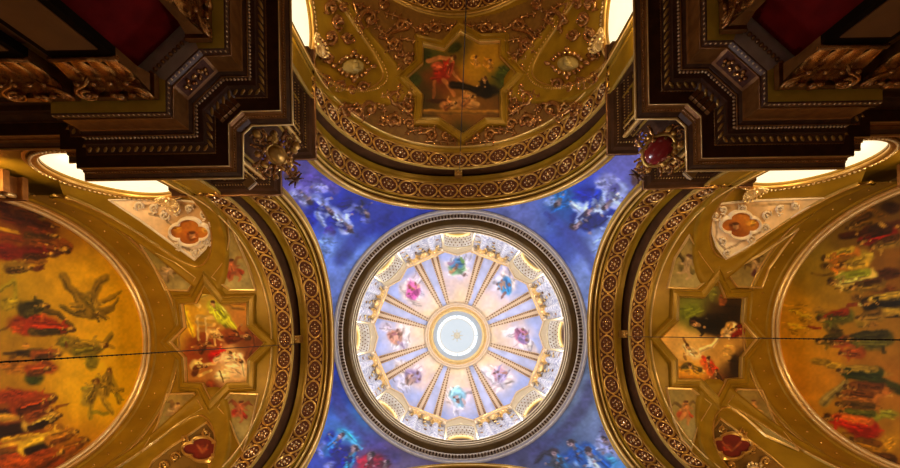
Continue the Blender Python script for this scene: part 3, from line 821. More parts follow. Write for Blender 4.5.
# ================================================================== DRUM
mb = MB(); mb.lathe([(6.3, 18.6), (6.3, 23.6)], 96, 0, True); struct(mb.build('wall_drum', M['white']), 'round white wall of the drum under the dome')
HOURS = ['twelve', 'half past one', 'three', 'half past four', 'six', 'half past seven', 'nine', 'half past ten']
HPAIR = ['between twelve and half past one', 'between half past one and three', 'between three and half past four', 'between half past four and six', 'between six and half past seven', 'between half past seven and nine', 'between nine and half past ten', 'between half past ten and twelve']
dw0 = pc0 = None
for k in range(8):
    ang = -PI/2 + k*PI/4                       # twelve o'clock in the picture, then clockwise
    lab = 'arched window with a gable hood in the dome drum, at %s o\'clock' % HOURS[k]
    if dw0 is None:
        dw0 = root = thing('drum_window', lab, 'window', (0, 0, 19), ang, 'gabled windows round the dome drum')
        H0 = 19.0; W, SP, CR = .80, 21.35, .80
        arc = [(-W, 18.7-H0)] + [(-W*math.cos(PI*i/20), SP-H0+CR*math.sin(PI*i/20)) for i in range(21)] + [(W, 18.7-H0)]
        outl = [(-.92, 18.7-H0)] + [(-.92, 22.75-H0)]*6 + [(-.92*math.cos(PI*i/10), 22.75-H0 + 1.25*min(i, 10-i)/5) for i in range(1, 10)] + [(.92, 22.75-H0)]*6 + [(.92, 18.7-H0)]
        outl = outl[:len(arc)] if len(outl) >= len(arc) else outl
        mb = MB()
        for x0 in (5.34, 5.46):
            mb.grid([[(x0, y, z) for y, z in arc], [(x0, y, z) for y, z in outl]], 0, False)
        mb.grid([[(5.34, y, z) for y, z in outl], [(5.46, y, z) for y, z in outl]], 0, False)
        mb.build('surround', M['hood'], root, local=True)
        mb = MB(); mb.grid([[(5.34, y, z) for y, z in arc], [(6.28, y*.96, z) for y, z in arc]], 0, True)
        mb.build('soffit', M['white'], root, local=True)
        mb = MB()
        for i in range(2, 19, 2):
            for q, R in enumerate((5.46, 5.62, 5.78, 5.94)):
                th = PI*(i + (q % 2))/20; mb.ball((R, -W*.97*math.cos(th), SP-H0+CR*.95*math.sin(th)), .042)
        mb.build('stud', M['ribdark'], root, local=True)['kind'] = 'stuff'
        mb = MB(); mb.grid([[(6.2, y, z) for y, z in arc], [(6.2, 0, 18.7-H0+1.0)]*1*1 if False else [(6.2, 0, z*.0+1.2) for y, z in arc]], 0, False)
        mb.build('pane', M['purple'], root, local=True)
        mb = MB(); mb.tube([(6.02, y*.93, z-.05) for y, z in arc[3:-3]], .085, 8); mb.build('tube_lamp', M['yellowglow'], root, local=True)
        mb = MB(); g = [(-.94, 22.5-H0), (-.93, 22.80-H0), (0, 24.10-H0), (.93, 22.80-H0), (.94, 22.5-H0)]
        mb.tube([(5.30, y, z) for y, z in g], .07, 6); mb.build('gable_moulding', M['tan'], root, local=True)
        mb = MB(); mb.tube([(5.32, y*1.04, z) for y, z in arc], .05, 6)
        mb.blob((5.30, 0, SP+CR+.12-H0), ((.08, 0, 0), (0, .16, 0), (0, 0, .2))); mb.build('arch_moulding', M['hood'], root, local=True)
    else:
        root = dw0.copy(); COL.objects.link(root); root.rotation_euler = (0, 0, ang); root['label'] = lab
        for ch in list(dw0.children): child_copy(ch, root)
    a2 = ang + PI/8
    lab = 'marble column pair in the drum, %s' % HPAIR[k]
    if pc0 is None:
        pc0 = root = thing('column_pair', lab, 'columns', (0, 0, 18.65), a2, 'paired marble columns round the dome drum')
        H0 = 18.65; mb = MB(); w = .235
        pl = [(5.62*math.cos(x), 5.62*math.sin(x)) for x in (-w, -w/2, 0, w/2, w)] + [(6.3*math.cos(x), 6.3*math.sin(x)) for x in (w, w/2, 0, -w/2, -w)]
        mb.prism(pl, 0, 4.55); mb.build('pier_block', M['marble'], root, local=True)
        for s in (-1, 1):
            c = (5.56*math.cos(s*.118), 5.56*math.sin(s*.118)); mb = MB()
            mb.lathe([(.26, 0), (.27, .1), (.22, .25), (.225, 1.6), (.19, 3.45)], 16, 0, True, c); col = mb.build('column', M['marble'], root, local=True)
            mb = MB(); mb.lathe([(.19, 3.45), (.22, 3.5), (.20, 3.55), (.24, 3.8), (.33, 4.0), (.33, 4.08)], 12, 0, True, c)
            for j in range(8):
                t = 2*PI*j/8; mb.blob((c[0]+.27*math.cos(t), c[1]+.27*math.sin(t), 3.86), ((.08*math.cos(t), .08*math.sin(t), .04), (-.07*math.sin(t), .07*math.cos(t), 0), (.03, 0, .1)))
            mb.build('gilt_capital', M['brightgold'], col, local=True)
        mb = MB(); mb.box((5.66, 0, 4.36), (.66, 2.44, .18)); mb.box((5.54, 0, 4.50), (.62, 2.56, .10)); mb.build('entablature_block', M['tan'], root, local=True)
        mb = MB()
        mb.tube([(5.22, -1.28, 4.52), (5.22, 1.28, 4.52)], .045, 6); mb.build('gilt_edge', M['brightgold'], root, local=True)
        for y in (-1, 1): mb = MB(); mb.tube([(5.32, y*(.1+.9*i/8), 4.30+.10*math.sin(i*1.4)) for i in range(9)], .05, 5); mb.build('gilt_swag', M['brightgold'], root, local=True)
        mb = MB()
        rg = random.Random(4)
        for j in range(18):
            y = rg.uniform(-1.15, 1.15); z = rg.uniform(2.4, 4.2); mb.blob((5.42+.1*rg.random(), y, z), ((.06, 0, .02), (0, rg.uniform(.05, .13), .03), (.02, 0, rg.uniform(.05, .13))))
        mb.build('gilt_garland', M['brightgold'], root, local=True); mb = MB()
        mb.blob((5.36, 0, 3.75), ((.16, 0, 0), (0, .30, 0), (0, 0, .38))); mb.blob((5.24, 0, 3.75), ((.06, 0, 0), (0, .16, 0), (0, 0, .2)))
        mb.build('gilt_cartouche', M['brightgold'], root, local=True)
        mb = MB()
        for j in range(26):
            y = rg.uniform(-1.2, 1.2); z = rg.uniform(1.6, 4.1); mb.blob((5.5+.1*rg.random(), y, z), ((.05, 0, 0), (0, rg.uniform(.05, .11), 0), (0, 0, rg.uniform(.05, .13))))
        mb.build('dark_garland', M['ribdark'], root, local=True)
    else:
        root = pc0.copy(); COL.objects.link(root); root.rotation_euler = (0, 0, a2); root['label'] = lab
        for ch in list(pc0.children): child_copy(ch, root)

# ================================================================== DOME
DC = (458.0, 336.0)
def dome_rh(f):       # f 0 at the springing .. 1 at the eye
    th = f * math.acos(2.15/5.40); return 5.40*math.cos(th), 23.45 + 5.25*math.sin(th)
root = thing('dome', 'ribbed dome painted with eight figure groups round a bright eye', 'dome', (0, 0, 23.45))
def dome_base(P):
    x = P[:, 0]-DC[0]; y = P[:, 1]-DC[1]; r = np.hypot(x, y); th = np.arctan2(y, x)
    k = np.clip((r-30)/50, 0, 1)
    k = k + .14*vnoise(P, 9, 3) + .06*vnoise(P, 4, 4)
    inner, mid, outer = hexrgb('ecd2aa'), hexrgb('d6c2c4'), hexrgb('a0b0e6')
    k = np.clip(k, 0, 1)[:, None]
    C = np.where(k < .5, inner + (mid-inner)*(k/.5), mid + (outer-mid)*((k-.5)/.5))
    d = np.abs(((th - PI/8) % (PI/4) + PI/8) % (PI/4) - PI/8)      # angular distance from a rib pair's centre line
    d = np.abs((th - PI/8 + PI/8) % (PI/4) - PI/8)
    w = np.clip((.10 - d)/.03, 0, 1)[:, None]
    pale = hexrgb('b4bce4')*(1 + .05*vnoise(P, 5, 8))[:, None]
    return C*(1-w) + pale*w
figs = [((457, 268), ['5f8f6a', '3f6fa8', '6c9c4a', 'c08a5c', '8a6a8c']), ((505, 287), ['2f86c4', '3a78b8', 'a8745a', '8a5a50', 'd0a890']), ((521, 336), ['b06a94', '8a78b4', 'a8705a', '7a7a98', 'c09a90']), ((500, 374), ['c89ab0', '9a94c4', 'a87868', 'b48a9c', '8a8cb4']),
        ((459, 398), ['7ab4d4', '8cc4dc', 'a8b4c8', 'c0a0a4', '6a94b4']), ((413, 376), ['8c7cac', 'a88a80', '7a5a50', 'b09cbc', '9a98c0']), ((395, 337), ['a87460', 'c09080', '8a5c54', 'a08ab0', 'b87888']), ((413, 289), ['c45a9c', 'b8509a', 'a86a50', '8c5040', 'd09a88'])]
dst = []
rg = random.Random(12)
for (x, y), cs in figs:
    ux, uy = x-DC[0], y-DC[1]; L = math.hypot(ux, uy); ux /= L; uy /= L
    for j in range(5): dst.append(('e', x+rg.uniform(-11, 11)-uy*2, y+rg.uniform(-11, 11), rg.uniform(7, 12), rg.uniform(4, 8), rg.uniform(0, 3), ['e8d4cc', 'c4c4e4', 'd8c4d4', 'dcd8ec'][j % 4], .9, .7))
    dst.append(('e', x, y, 8.5, 6.5, rg.uniform(0, 3), cs[0], .5)); dst.append(('e', x+rg.uniform(-6, 6), y+rg.uniform(-5, 5), 6.5, 5, rg.uniform(0, 3), cs[1], .5))
    for j in range(3):
        xx, yy = x+rg.uniform(-7, 7), y+rg.uniform(-7, 7); dst.append(('l', [(xx, yy), (xx+rg.uniform(-5, 5), yy+rg.uniform(-6, 6))], 1.8, .9, cs[2+j % 3], .6))
    for j in range(4):
        xx, yy = x+rg.uniform(-8, 8), y+rg.uniform(-7, 7); dst.append(('e', xx, yy, 1.5, 1.5, 0, ['6a4a44', '7a5048', cs[3]][j % 3], .6))
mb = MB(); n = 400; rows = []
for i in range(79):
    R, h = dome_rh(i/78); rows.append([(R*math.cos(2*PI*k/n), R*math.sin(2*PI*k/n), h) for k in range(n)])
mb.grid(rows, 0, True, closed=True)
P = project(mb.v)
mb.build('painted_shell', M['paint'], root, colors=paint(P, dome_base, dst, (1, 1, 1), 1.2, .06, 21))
rib0 = None
for k in range(8):
    for s in (-1, 1):
        ang = -PI/2 + PI/8 + k*PI/4 + s*.112
        if rib0 is None:
            mb = MB(); N = 40
            rows = []
            for i in range(N+1):
                f = .02 + .92*i/N; R, h = dome_rh(f); R2, h2 = dome_rh(min(1, f+.01)); tx, tz = R2-R, h2-h; L = math.hypot(tx, tz); nx, nz = -tz/L, tx/L
                w = R*.050; rows.append([(R, -w, h), (R+nx*.09, -w, h+nz*.09), (R+nx*.09, w, h+nz*.09), (R, w, h)])
            mb.grid(rows, 0, False)
            for i in range(1, 24):
                f = .02 + .92*i/24; R, h = dome_rh(f); R2, h2 = dome_rh(min(1, f+.008)); t = Vector((R2-R, 0, h2-h)).normalized(); nn = Vector((-t.z, 0, t.x)); nn = nn if nn.x < 0 else -nn
                for sd in (-1, 1):
                    c = Vector((R, sd*R*.031, h)) + nn*.10; mb.hexa([c + t*a*.055 + Vector((0, 1, 0))*b*R*.012 + nn*g for g in (-.04, .03) for a, b in ((-1, -1), (1, -1), (1, 1), (-1, 1))], 1)
            off = Vector((0, 0, 23.45))
            mb.v = [tuple(Vector(v)-off) for v in mb.v]
            o = rib0 = mb.build('rib', [M['tan'], M['ribdark']], root, local=True)
        else:
            o = rib0.copy(); COL.objects.link(o); o.parent = root
        o.rotation_euler = (0, 0, ang)
mb = MB(); mb.lathe([(2.48, 27.93), (2.46, 27.84), (2.36, 27.84), (2.30, 27.98), (2.2, 28.02)], 96, 0, False); mb.build('outer_eye_ring', M['tan'], root)
mb = MB(); mb.lathe([(2.2, 28.02), (2.12, 27.98), (2.05, 28.06), (2.0, 28.2), (1.92, 28.24), (1.88, 28.5)], 96, 0, False); mb.build('gilt_eye_ring', M['brightgold'], root)
root = thing('lantern', 'bright white lantern above the eye of the dome', 'lantern', (0, 0, 28.5))
mb = MB(); mb.lathe([(1.88, 28.5), (1.84, 28.6), (1.84, 28.9), (1.76, 30.9), (1.72, 31.2), (1.74, 31.4), (1.55, 32.3)], 96, 0, True); mb.build('lantern_wall', M['lanternstone'], root)
mb = MB()
for k in range(8):
    a0, a1 = 2*PI*(k+.03)/8, 2*PI*(k+.97)/8
    mb.grid([[(r*math.cos(a0+(a1-a0)*j/8), r*math.sin(a0+(a1-a0)*j/8), h) for j in range(9)] for r, h in ((1.735, 31.35), (1.70, 31.55), (1.53, 32.28))], 0, True)
mb.build('lantern_window', M['skypane'], root)
mb = MB(); torus(mb, 1.53, 32.35, .10, 64); mb.build('inner_ring', M['white'], root)
mb = MB(); mb.lathe([(1.55, 32.4), (1.3, 32.9), (.8, 33.3), (.02, 33.5)], 64, 0, True); mb.build('lantern_cap', emis('bright_cap_glass', (.82, .91, 1.0), .62, .25), root)
mb = MB(); mb.lathe([(.30, 33.40), (.26, 33.36), (.16, 33.4), (.02, 33.38)], 16, 0, True)
for k in range(8): a = 2*PI*k/8; mb.tube([(.3*math.cos(a), .3*math.sin(a), 33.42), (.55*math.cos(a), .55*math.sin(a), 33.36)], .03, 4)
mb.build('cap_emblem', M['cream'], root)

#@@PART3@@
# ================================================================== STAR FRESCOES
def hitter(arm): return lambda lift: vault_hit(arm, lift)
SF = {'L': ((247, 337, 4.0, .2, '7c3614', '5a1c0c', 4.5), (229, 352, 3.2, -.2, 'b21212', 'e0b888', 4.5), (213, 303, 3.0, -2.0, 'b4b428', '8c8e1c', 6), (240, 361, 3.2, .3, 'e6bc8c', 'd8a878', 4.5), (208, 343, 2.6, -.5, '7a3c18', '4a1c0a', 4), (206, 366, 2.6, .2, 'd8b468', '5a2408', 4), (222, 336, 2.6, .4, 'c49a58', '8a5a28', 4)),
 'R': ((694, 324, 4.2, 3.4, '150e0a', '0e0804', 6), (720, 336, 3.0, 2.6, 'e4ba80', 'b8843a', 5), (733, 330, 3.0, 3.0, '74140c', '2a1408', 4), (687, 346, 2.8, -2.2, 'e8c084', 'd0a060', 4), (708, 360, 3.0, -1.8, 'aa4818', 'c83410', 4), (716, 372, 2.6, -1.6, '5a3414', '2a1408', 4), (690, 366, 2.6, -2.4, 'd0901c', '4a3c14', 4)),
 'B': ((453, 59, 3.0, -1.0, '8c2012', 'a8482c', 5), (485, 80, 3.0, -1.6, '140b06', '0c0705', 4.5), (472, 97, 2.8, -.4, 'b0703c', '8a5028', 4), (455, 103, 2.6, -.2, 'a8683a', '6a3818', 4), (476, 58, 2.2, -1.6, 'b87c28', None, 3), (490, 62, 2.2, -1.4, 'a8701c', None, 3))}
def star(arm, poly, label, base, strokes, gain, seed):
    pr = random.Random(seed); strokes = list(strokes) + [st for (x, y, z, up, robe, cloak, L_) in SF[arm] for st in saint(x, y, z, up, robe, cloak, 'b88450', '3c200c', L_, .3, pr)]
    c = (sum(p[0] for p in poly)/len(poly), sum(p[1] for p in poly)/len(poly))
    root = thing('star_fresco', label, 'fresco', vault_hit(arm)(*c), group='star-framed frescoes on the vault crowns')
    canvas('painting', offset(poly, (1 if area(poly) < 0 else -1)*1.0), vault_hit(arm, .02), root, base, strokes, .75, (1.25, 1.25, 1.0), .8, seed)
    frame('frame', poly, [(-1.5, .02), (-.6, .06), (.3, .16), (1.2, .20), (2.6, .14), (5.6, .12), (6.6, .17), (7.4, .17), (8.2, .02)], hitter(arm), root, M['vault'])
    frame('inner_fillet', poly, [(-.9, .05), (-.3, .13), (.6, .165), (1.3, .14)], hitter(arm), root, M['palegold'])
    return root
SL = [(206, 284), (222, 303), (248, 302), (248, 326), (265.5, 343), (249, 360), (248, 383), (228, 384), (212, 401), (204, 384), (187, 383), (186, 358), (172, 342), (186, 327), (183, 303), (197, 302)]
star('L', SL, 'star-framed fresco with a yellow-green robed figure on the left vault',
  [(188, 318, 'c8901c', 9), (200, 350, '7a3010', 10), (215, 300, 'a8842c', 10), (240, 310, 'b0702a', 9), (235, 370, 'd0a068', 10), (255, 345, '6c3414', 8), (212, 395, '5c2408', 7), (195, 378, 'a06424', 8), (176, 342, 'b08428', 6)],
  [('l', [(184, 306), (188, 320), (194, 334)], 4, 3, 'd8a818'), ('l', [(197, 316), (214, 318)], 2, 2, 'c09a50'), ('l', [(197, 323), (214, 325)], 2, 2, 'b8904a'), ('l', [(199, 330), (216, 331)], 2, 2, '8a6030'), ('e', 204, 346, 12, 4.5, 0, '5c2410', .9, .8), ('l', [(190, 300), (200, 306)], 2, 2, 'd8b468'), ('l', [(202, 296), (210, 292)], 3, 2, 'c8a848'), ('l', [(232, 306), (244, 308)], 3, 3, '9a6a20'), ('l', [(198, 318), (199, 340)], 1, 1, 'd0b070'), ('l', [(206, 318), (207, 340)], 1, 1, 'd4b478'), ('l', [(214, 330), (215, 345)], 1, 1, 'c8a060'), ('l', [(192, 347), (214, 346)], 1, 1, 'a87838'),
   ('l', [(213, 306), (222, 313), (229, 322), (237, 333)], 6, 3.5, 'aeb022'), ('l', [(216, 306), (226, 312)], 3, 2, 'd0cc60'), ('e', 213, 305, 3, 2.5, 0, 'b8a040'), ('l', [(222, 322), (232, 333)], 1.6, 1.4, '5c5c10'), ('e', 224, 338, 8, 4, .3, 'c8a060'), ('e', 246, 336, 4.5, 4, 0, '3c1408'), ('e', 245, 337, 2.2, 2, 0, 'b07848'), ('l', [(253, 330), (255, 345), (247, 360)], 4.5, 4, '6a3216'),
   ('e', 227, 358, 6.2, 6, 0, 'ae1010'), ('l', [(221, 349), (224, 356)], 1.5, 1.2, 'e0c090'), ('e', 237, 368, 9, 10, .4, 'e4b888'), ('l', [(240, 356), (245, 374)], 3, 3, 'e8c498'), ('e', 223, 376, 7, 5, 0, 'ddc488'), ('l', [(196, 370), (206, 365), (216, 363)], 2.2, 1.6, 'd8b468'), ('l', [(199, 376), (212, 370)], 1.2, 1, 'd0a858'), ('e', 196, 372, 3, 6, .5, '4a1c08'), ('e', 210, 388, 6, 8, .2, '6a280a'), ('l', [(220, 372), (224, 382)], .8, .8, '4a3010')], (1, 1, 1), 31)
SR = [(716.6, 279), (724, 297), (743, 297), (741, 322), (755, 339), (740, 358), (739.5, 379), (725, 380), (716.5, 398), (700, 380), (677, 380), (676, 360), (659, 339), (677, 321), (678, 296), (703, 297)]
star('R', SR, 'star-framed fresco with a black cloaked figure on the right vault',
  [(670, 339, 'd09a4c', 9), (690, 312, '66641a', 9), (716, 320, '2c1a0a', 9), (738, 310, '2a1808', 8), (690, 350, 'd0a055', 10), (722, 350, 'b8843a', 9), (738, 365, '2c1808', 8), (690, 375, 'c88018', 8), (715, 390, '6a3410', 7), (716, 290, '5a4a18', 6)],
  [('e', 689, 311, 11, 7, -.3, '5f6414'), ('e', 716, 321, 20, 8, -.15, '150b05'), ('e', 733, 312, 9, 9, 0, '1e1008'), ('e', 694, 322, 5, 5, 0, '120804'), ('e', 694, 325, 2, 2, 0, 'b08040'), ('e', 706, 320, 2, 2, 0, '8a7a60'), ('e', 733, 332, 8, 6, 0, '6c100a'), ('e', 712, 294, 4, 7, .2, '6a6420'), ('e', 722, 300, 4, 6, 0, '7a3c18'),
   ('l', [(684, 346), (690, 354), (700, 354)], 2.6, 2.2, 'e8c084'), ('l', [(700, 350), (712, 346), (720, 336)], 2.6, 1.8, 'e6bc80'), ('l', [(683, 338), (688, 347)], 1.2, .8, '6a4018'), ('l', [(684, 354), (686, 360)], 1.2, 1, '8a5a28'), ('e', 707, 363, 7, 5, .3, 'aa4416'), ('l', [(703, 357), (714, 368)], 2, 1.6, 'c02c10'), ('e', 685, 368, 9, 5, -.2, 'd08c1c'), ('e', 687, 366, 6, 3, -.3, '4a3c14'), ('e', 714, 373, 4, 4, 0, '4a2c14'), ('e', 728, 352, 7, 9, .2, 'c08c40'), ('e', 735, 366, 6, 11, 0, '22120a'), ('e', 712, 388, 9, 4, 0, '8a3c10'), ('e', 702, 372, 3, 3, 0, 'e0b070')], (1, 1, 1), 33)
SB = [(460.5, 34), (480, 44), (501, 43), (501, 58), (517.5, 75), (501, 92), (501, 119), (486, 119), (463, 135), (439, 119), (420.5, 119), (422, 96), (406, 79), (422, 65), (422, 46), (444, 51)]
star('B', SB, 'star-framed fresco with a red figure striking another, centre of the top vault',
  [(430, 55, '3c3a10', 9), (455, 48, '5a4410', 8), (482, 66, 'a07010', 10), (440, 80, '6a3010', 9), (500, 80, '3e3c10', 8), (425, 95, '3c2c0a', 9), (465, 108, '7a4c18', 12), (490, 112, '5c380e', 9), (462, 130, '3a300a', 6), (408, 79, '36380e', 6)],
  [('e', 455, 48, 7, 5, -.5, '262a0a'), ('e', 426, 56, 6, 5, 0, '22280c'), ('e', 440, 73, 7, 10, .1, '861c10'), ('e', 437, 66, 6, 4, 0, 'a8482c'), ('l', [(428, 61), (440, 58), (451, 59)], 2.4, 2.2, 'b86c3e'), ('e', 454, 58, 2.8, 2.8, 0, '4a2410'), ('l', [(444, 80), (449, 88), (454, 96)], 2.2, 1.6, 'b06838'), ('l', [(434, 82), (434, 98)], 1.8, 1.4, '9a5428'), ('l', [(450, 68), (462, 83)], 1.5, 1, 'a8683a'),
   ('l', [(452, 85), (470, 88), (478, 90)], 4, 3, '0e0906'), ('e', 487, 92, 13, 6, -.1, '120a05'), ('e', 484, 84, 4.5, 6, 0, '1a0d06'), ('e', 485, 80, 2.6, 2.8, 0, '8a5630'), ('e', 465, 104, 14, 5.5, .1, 'a8703c'), ('l', [(452, 108), (462, 100), (478, 104)], 2, 2, 'c08a50'), ('e', 470, 96, 7, 3, .2, 'b07c44'), ('e', 438, 101, 12, 2.2, 0, '3a1808'), ('e', 475, 58, 4, 3, 0, 'b87820'), ('e', 488, 62, 5, 4, .3, 'a86c18'), ('e', 504, 76, 8, 9, .5, '343c12'), ('e', 415, 80, 6, 6, 0, '2e3410'), ('l', [(424, 112), (500, 113)], 2.5, 2.5, '8a5c20', .8)], (1, 1, 1), 35)

# ================================================================== PUTTO PANELS
PAN = {
 'L1': ('L', [(141, 244), (176, 262), (196, 277), (188, 290), (166, 289), (156, 268)], 'left vault panel with a winged putto, above the star and away from the dome', [putto(168, 272, 7.5, 'b89460', '6a4c20', '8a6a38', .9)]),
 'L2': ('L', [(228, 219), (238, 242), (248, 266), (255, 289), (230, 289), (213, 276), (226, 259), (230, 240)], 'left vault panel with an orange winged putto, above the star beside the rosette band', [putto(233, 269, 8.5, 'a8582c', '7a4a1c', '9a2c10', -.3)]),
 'L3': ('L', [(168, 395), (194, 394), (203, 409), (179, 424), (143, 452), (158, 427)], 'left vault panel with a pale putto, below the star and away from the dome', [putto(175, 411, 7, 'b88a4c', '7a5424', 'c8a060', .5)]),
 'L4': ('L', [(219, 408), (231, 394), (258, 395), (252, 422), (243, 452), (237, 438), (230, 420)], 'left vault panel with a crimson-draped putto, below the star beside the rosette band', [putto(240, 410, 8, 'b05a30', '8a3c18', 'a01c10', .2)]),
 'R1': ('R', [(689, 236), (700, 255), (713, 273), (696, 288), (668, 287), (675, 258)], 'right vault panel with a dark winged putto, above the star beside the rosette band', [putto(687, 265, 8.8, 'b08c58', '46340f', '5a4a1c', .2)]),
 'R2': ('R', [(727, 272), (758, 256), (798, 228), (780, 251), (768, 268), (761, 287), (737, 286)], 'right vault panel with a purple-draped putto, above the star and away from the dome', [putto(757, 267, 8, 'a88450', '5c4018', '4a1c20', -.5)]),
 'R3': ('R', [(667, 389), (691, 390), (710, 405), (697, 427), (691, 450), (682, 440), (673, 418)], 'right vault panel with a red-sashed putto, below the star beside the rosette band', [putto(685, 411, 8, 'b87434', '6a4c1c', 'a83c14', 0)]),
 'R4': ('R', [(727, 405), (737, 390), (761, 391), (774, 423), (798, 451), (766, 436), (745, 418)], 'right vault panel with a golden winged putto, below the star and away from the dome', [putto(754, 409, 7.5, 'b8803c', '7a5a28', 'c09048', -.2)])}
for key, (arm, poly, lab, st) in PAN.items():
    c = (sum(p[0] for p in poly)/len(poly), sum(p[1] for p in poly)/len(poly))
    root = thing('putto_panel', lab, 'fresco', vault_hit(arm)(*c), group='corner panels round the side vault stars')
    pal = random.Random(key); b = ['8a7434', '9a8240', '8c7030', '94783a'][pal.randrange(4)]
    x0, y0 = c
    canvas('painting', poly, vault_hit(arm, .015), root, [(x0-12, y0-10, b, 12), (x0+12, y0+12, 'a08a4c', 12), (x0+10, y0-14, '8a6a2c', 10)], st[0], .8, (1, 1, 1), 1.0, 40+len(lab), .14)
    frame('frame', poly, [(-.5, .01), (-.2, .07), (.4, .09), (1.0, .07), (1.5, .01)], hitter(arm), root, M['palegold'] if key in ('L1','L2','L3','L4','R1','R2','R3','R4') else M['vault'], sub=3)

# long mouldings along the side vaults, native to the vault
VLAB = {'L': 'thin pale moulding arch before the left lunette', 'R': 'thin pale moulding arch before the right lunette'}
cvv = curve(*C2, leg=11.3, N=120, legn=1)
for arm, lab in VLAB.items():
    root = thing('moulding_arch', lab, 'moulding', (0, 0, 0), ARMS[arm])
    mb = MB(); mb.tube([on(c, 12.55, .02) for c in cvv], .04, 6); mb.build('fillet', M['gold'], root, local=True)
    mb = MB(); sweep(mb, cvv, [(12.62, 0), (12.68, .05), (12.8, .02), (13.55, .02), (13.6, .07), (13.72, .07), (13.75, 0)], 0, True); mb.build('band', M['vault'], root, local=True)
    for c in resample(cvv, 27): mb = MB(); mb.ball(on(c, 13.15, .03), .032, 0, 8, 6); mb.build('stud', M['gold'], root, local=True)

for arm, sg, lab in (('L', 1, 'stepped gilt bracket at the foot of the golden lunette, by the left window'), ('R', -1, 'stepped gilt bracket at the foot of the amber lunette, by the right window')):
    root = thing('bracket', lab, 'bracket', (0, 0, 0), ARMS[arm])
    mb = MB()
    for a, t, h, d in ((13.45, 4.66, 10.0, (.95, .5, .5)), (13.40, 4.62, 10.35, (1.10, .62, .16)), (13.50, 4.66, 10.62, (.8, .5, .38)), (13.45, 4.60, 10.88, (1.05, .66, .14))): mb.box((a, sg*t, h), d)
    mb.build('block', M['bronzegold'], root, local=True)
    mb = MB()
    for k in range(3): mb.blob((13.1+.3*k, sg*4.34, 10.64), ((.10, 0, 0), (0, .08, 0), (0, 0, .16)))
    mb.build('leaf', M['brightgold'], root, local=True)

# ribs along the edges of the window webs
RLAB = {('L', 1): 'gold groin rib round the cream triangle of the left vault', ('L', -1): 'gold groin rib round the olive triangle of the left vault',
        ('R', -1): 'gold groin rib round the cream triangle of the right vault', ('R', 1): 'gold groin rib round the olive triangle of the right vault',
        ('B', -1): 'beaded groin rib round the left gilt field of the top vault', ('B', 1): 'beaded groin rib round the right gilt field of the top vault'}
WEBBVH = {}
from mathutils.bvhtree import BVHTree
def web_hit(arm, sg, lift):
    if (arm, sg) not in WEBBVH:
        w = web_mesh(sg); V = [arm2world(arm, p) for p in w.v]; WEBBVH[arm, sg] = BVHTree.FromPolygons(V, w.f)
    bv = WEBBVH[arm, sg]
    def f(px, py):
        d = ray(px, py); D = Vector((d[0], d[1], 1)).normalized(); O = Vector((CX, CY, 0))
        loc, nrm, i, dist = bv.ray_cast(O, D)
        if loc is None: return None
        if nrm.dot(D) > 0: nrm = -nrm
        return loc + nrm*lift
    return f
for (arm, sg), lab in RLAB.items():
    root = thing('groin_rib', lab, 'moulding', (0, 0, 0), ARMS[arm])
    e = pen_edge(sg, 60); mb = MB()
    def lift(p, d):
        t, h = p[1], p[2]; nt, nh = -t/C2[0]**2, -(h-C2[2])/C2[1]**2; L = math.hypot(nt, nh) or 1; return Vector((p[0], t + nt/L*d, h + nh/L*d))
    def grow(s, d):
        out = []
        for k in range(61):
            a, h = pen_ah(k, 60, s); h = min(h, C2[2]+C2[1]-.02)
            t = C2[0]*math.sqrt(max(0, 1-((h-C2[2])/C2[1])**2)); out.append(lift((a, sg*t, h), d))
        return out
    mb.grid([grow(s, d) for s, d in ((-.10, -.02), (-.08, .05), (0, .09), (.08, .07), (.28, .07), (.34, .10), (.42, .10), (.48, 0))], 0, True)
    mb.build('rib', M['vault'], root, local=True)
    mb = MB(); mb.tube(grow(-.06, .06), .028, 6); mb.build('fillet', M['gold'], root, local=True)
    if arm == 'B':
        mb = MB(); beads(mb, grow(.02, .10), .036, .13); mb.build('bead_moulding', M['gold'], root, local=True)

# ================================================================== WEB FIELDS WITH QUATREFOIL CARTOUCHES
def quatrefoil(c, a, b, n=40):
    return [(c[0] + a*(.76 + .30*abs(math.cos(2*t))**.6)*math.cos(t), c[1] + b*(.76 + .30*abs(math.cos(2*t))**.6)*math.sin(t)) for t in [2*PI*k/n for k in range(n)]]
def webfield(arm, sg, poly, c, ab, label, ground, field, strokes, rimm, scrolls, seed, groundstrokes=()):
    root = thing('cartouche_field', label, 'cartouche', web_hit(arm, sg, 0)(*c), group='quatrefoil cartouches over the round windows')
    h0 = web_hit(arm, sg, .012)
    good = lambda hit: (lambda x, y: hit(x, y) or far(hit, x, y))
    def far(hit, x, y):
        for k in range(1, 40):
            f = k/40; p = hit(x+(c[0]-x)*f, y+(c[1]-y)*f)
            if p is not None: return p
        return hit(*c)
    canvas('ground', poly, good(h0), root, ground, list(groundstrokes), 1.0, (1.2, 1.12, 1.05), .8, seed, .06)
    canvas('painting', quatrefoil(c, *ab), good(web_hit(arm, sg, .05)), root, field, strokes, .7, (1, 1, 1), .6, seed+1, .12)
    H = lambda l: good(web_hit(arm, sg, l))
    frame('border', poly, [(-1.6, .02), (-1.2, .06), (-.2, .07), (.3, .02)], H, root, M['rimcream'] if rimm is M['rimcream'] else M['gold'], sub=5)
    frame('rim', quatrefoil(c, *ab), [(-.5, .05), (0, .11), (1.0, .13), (1.9, .10), (2.6, .02)], H, root, rimm, sub=9, smooth=True)
    mb = MB(); rg = random.Random(seed)
    for (x, y, R, t0, s) in scrolls: acanthus_scroll(mb, (x, y), R, 1.3, t0, s, good(web_hit(arm, sg, .05)), .035, None, 6, rg)
    mb.build('scrollwork', rimm, root)
    return root
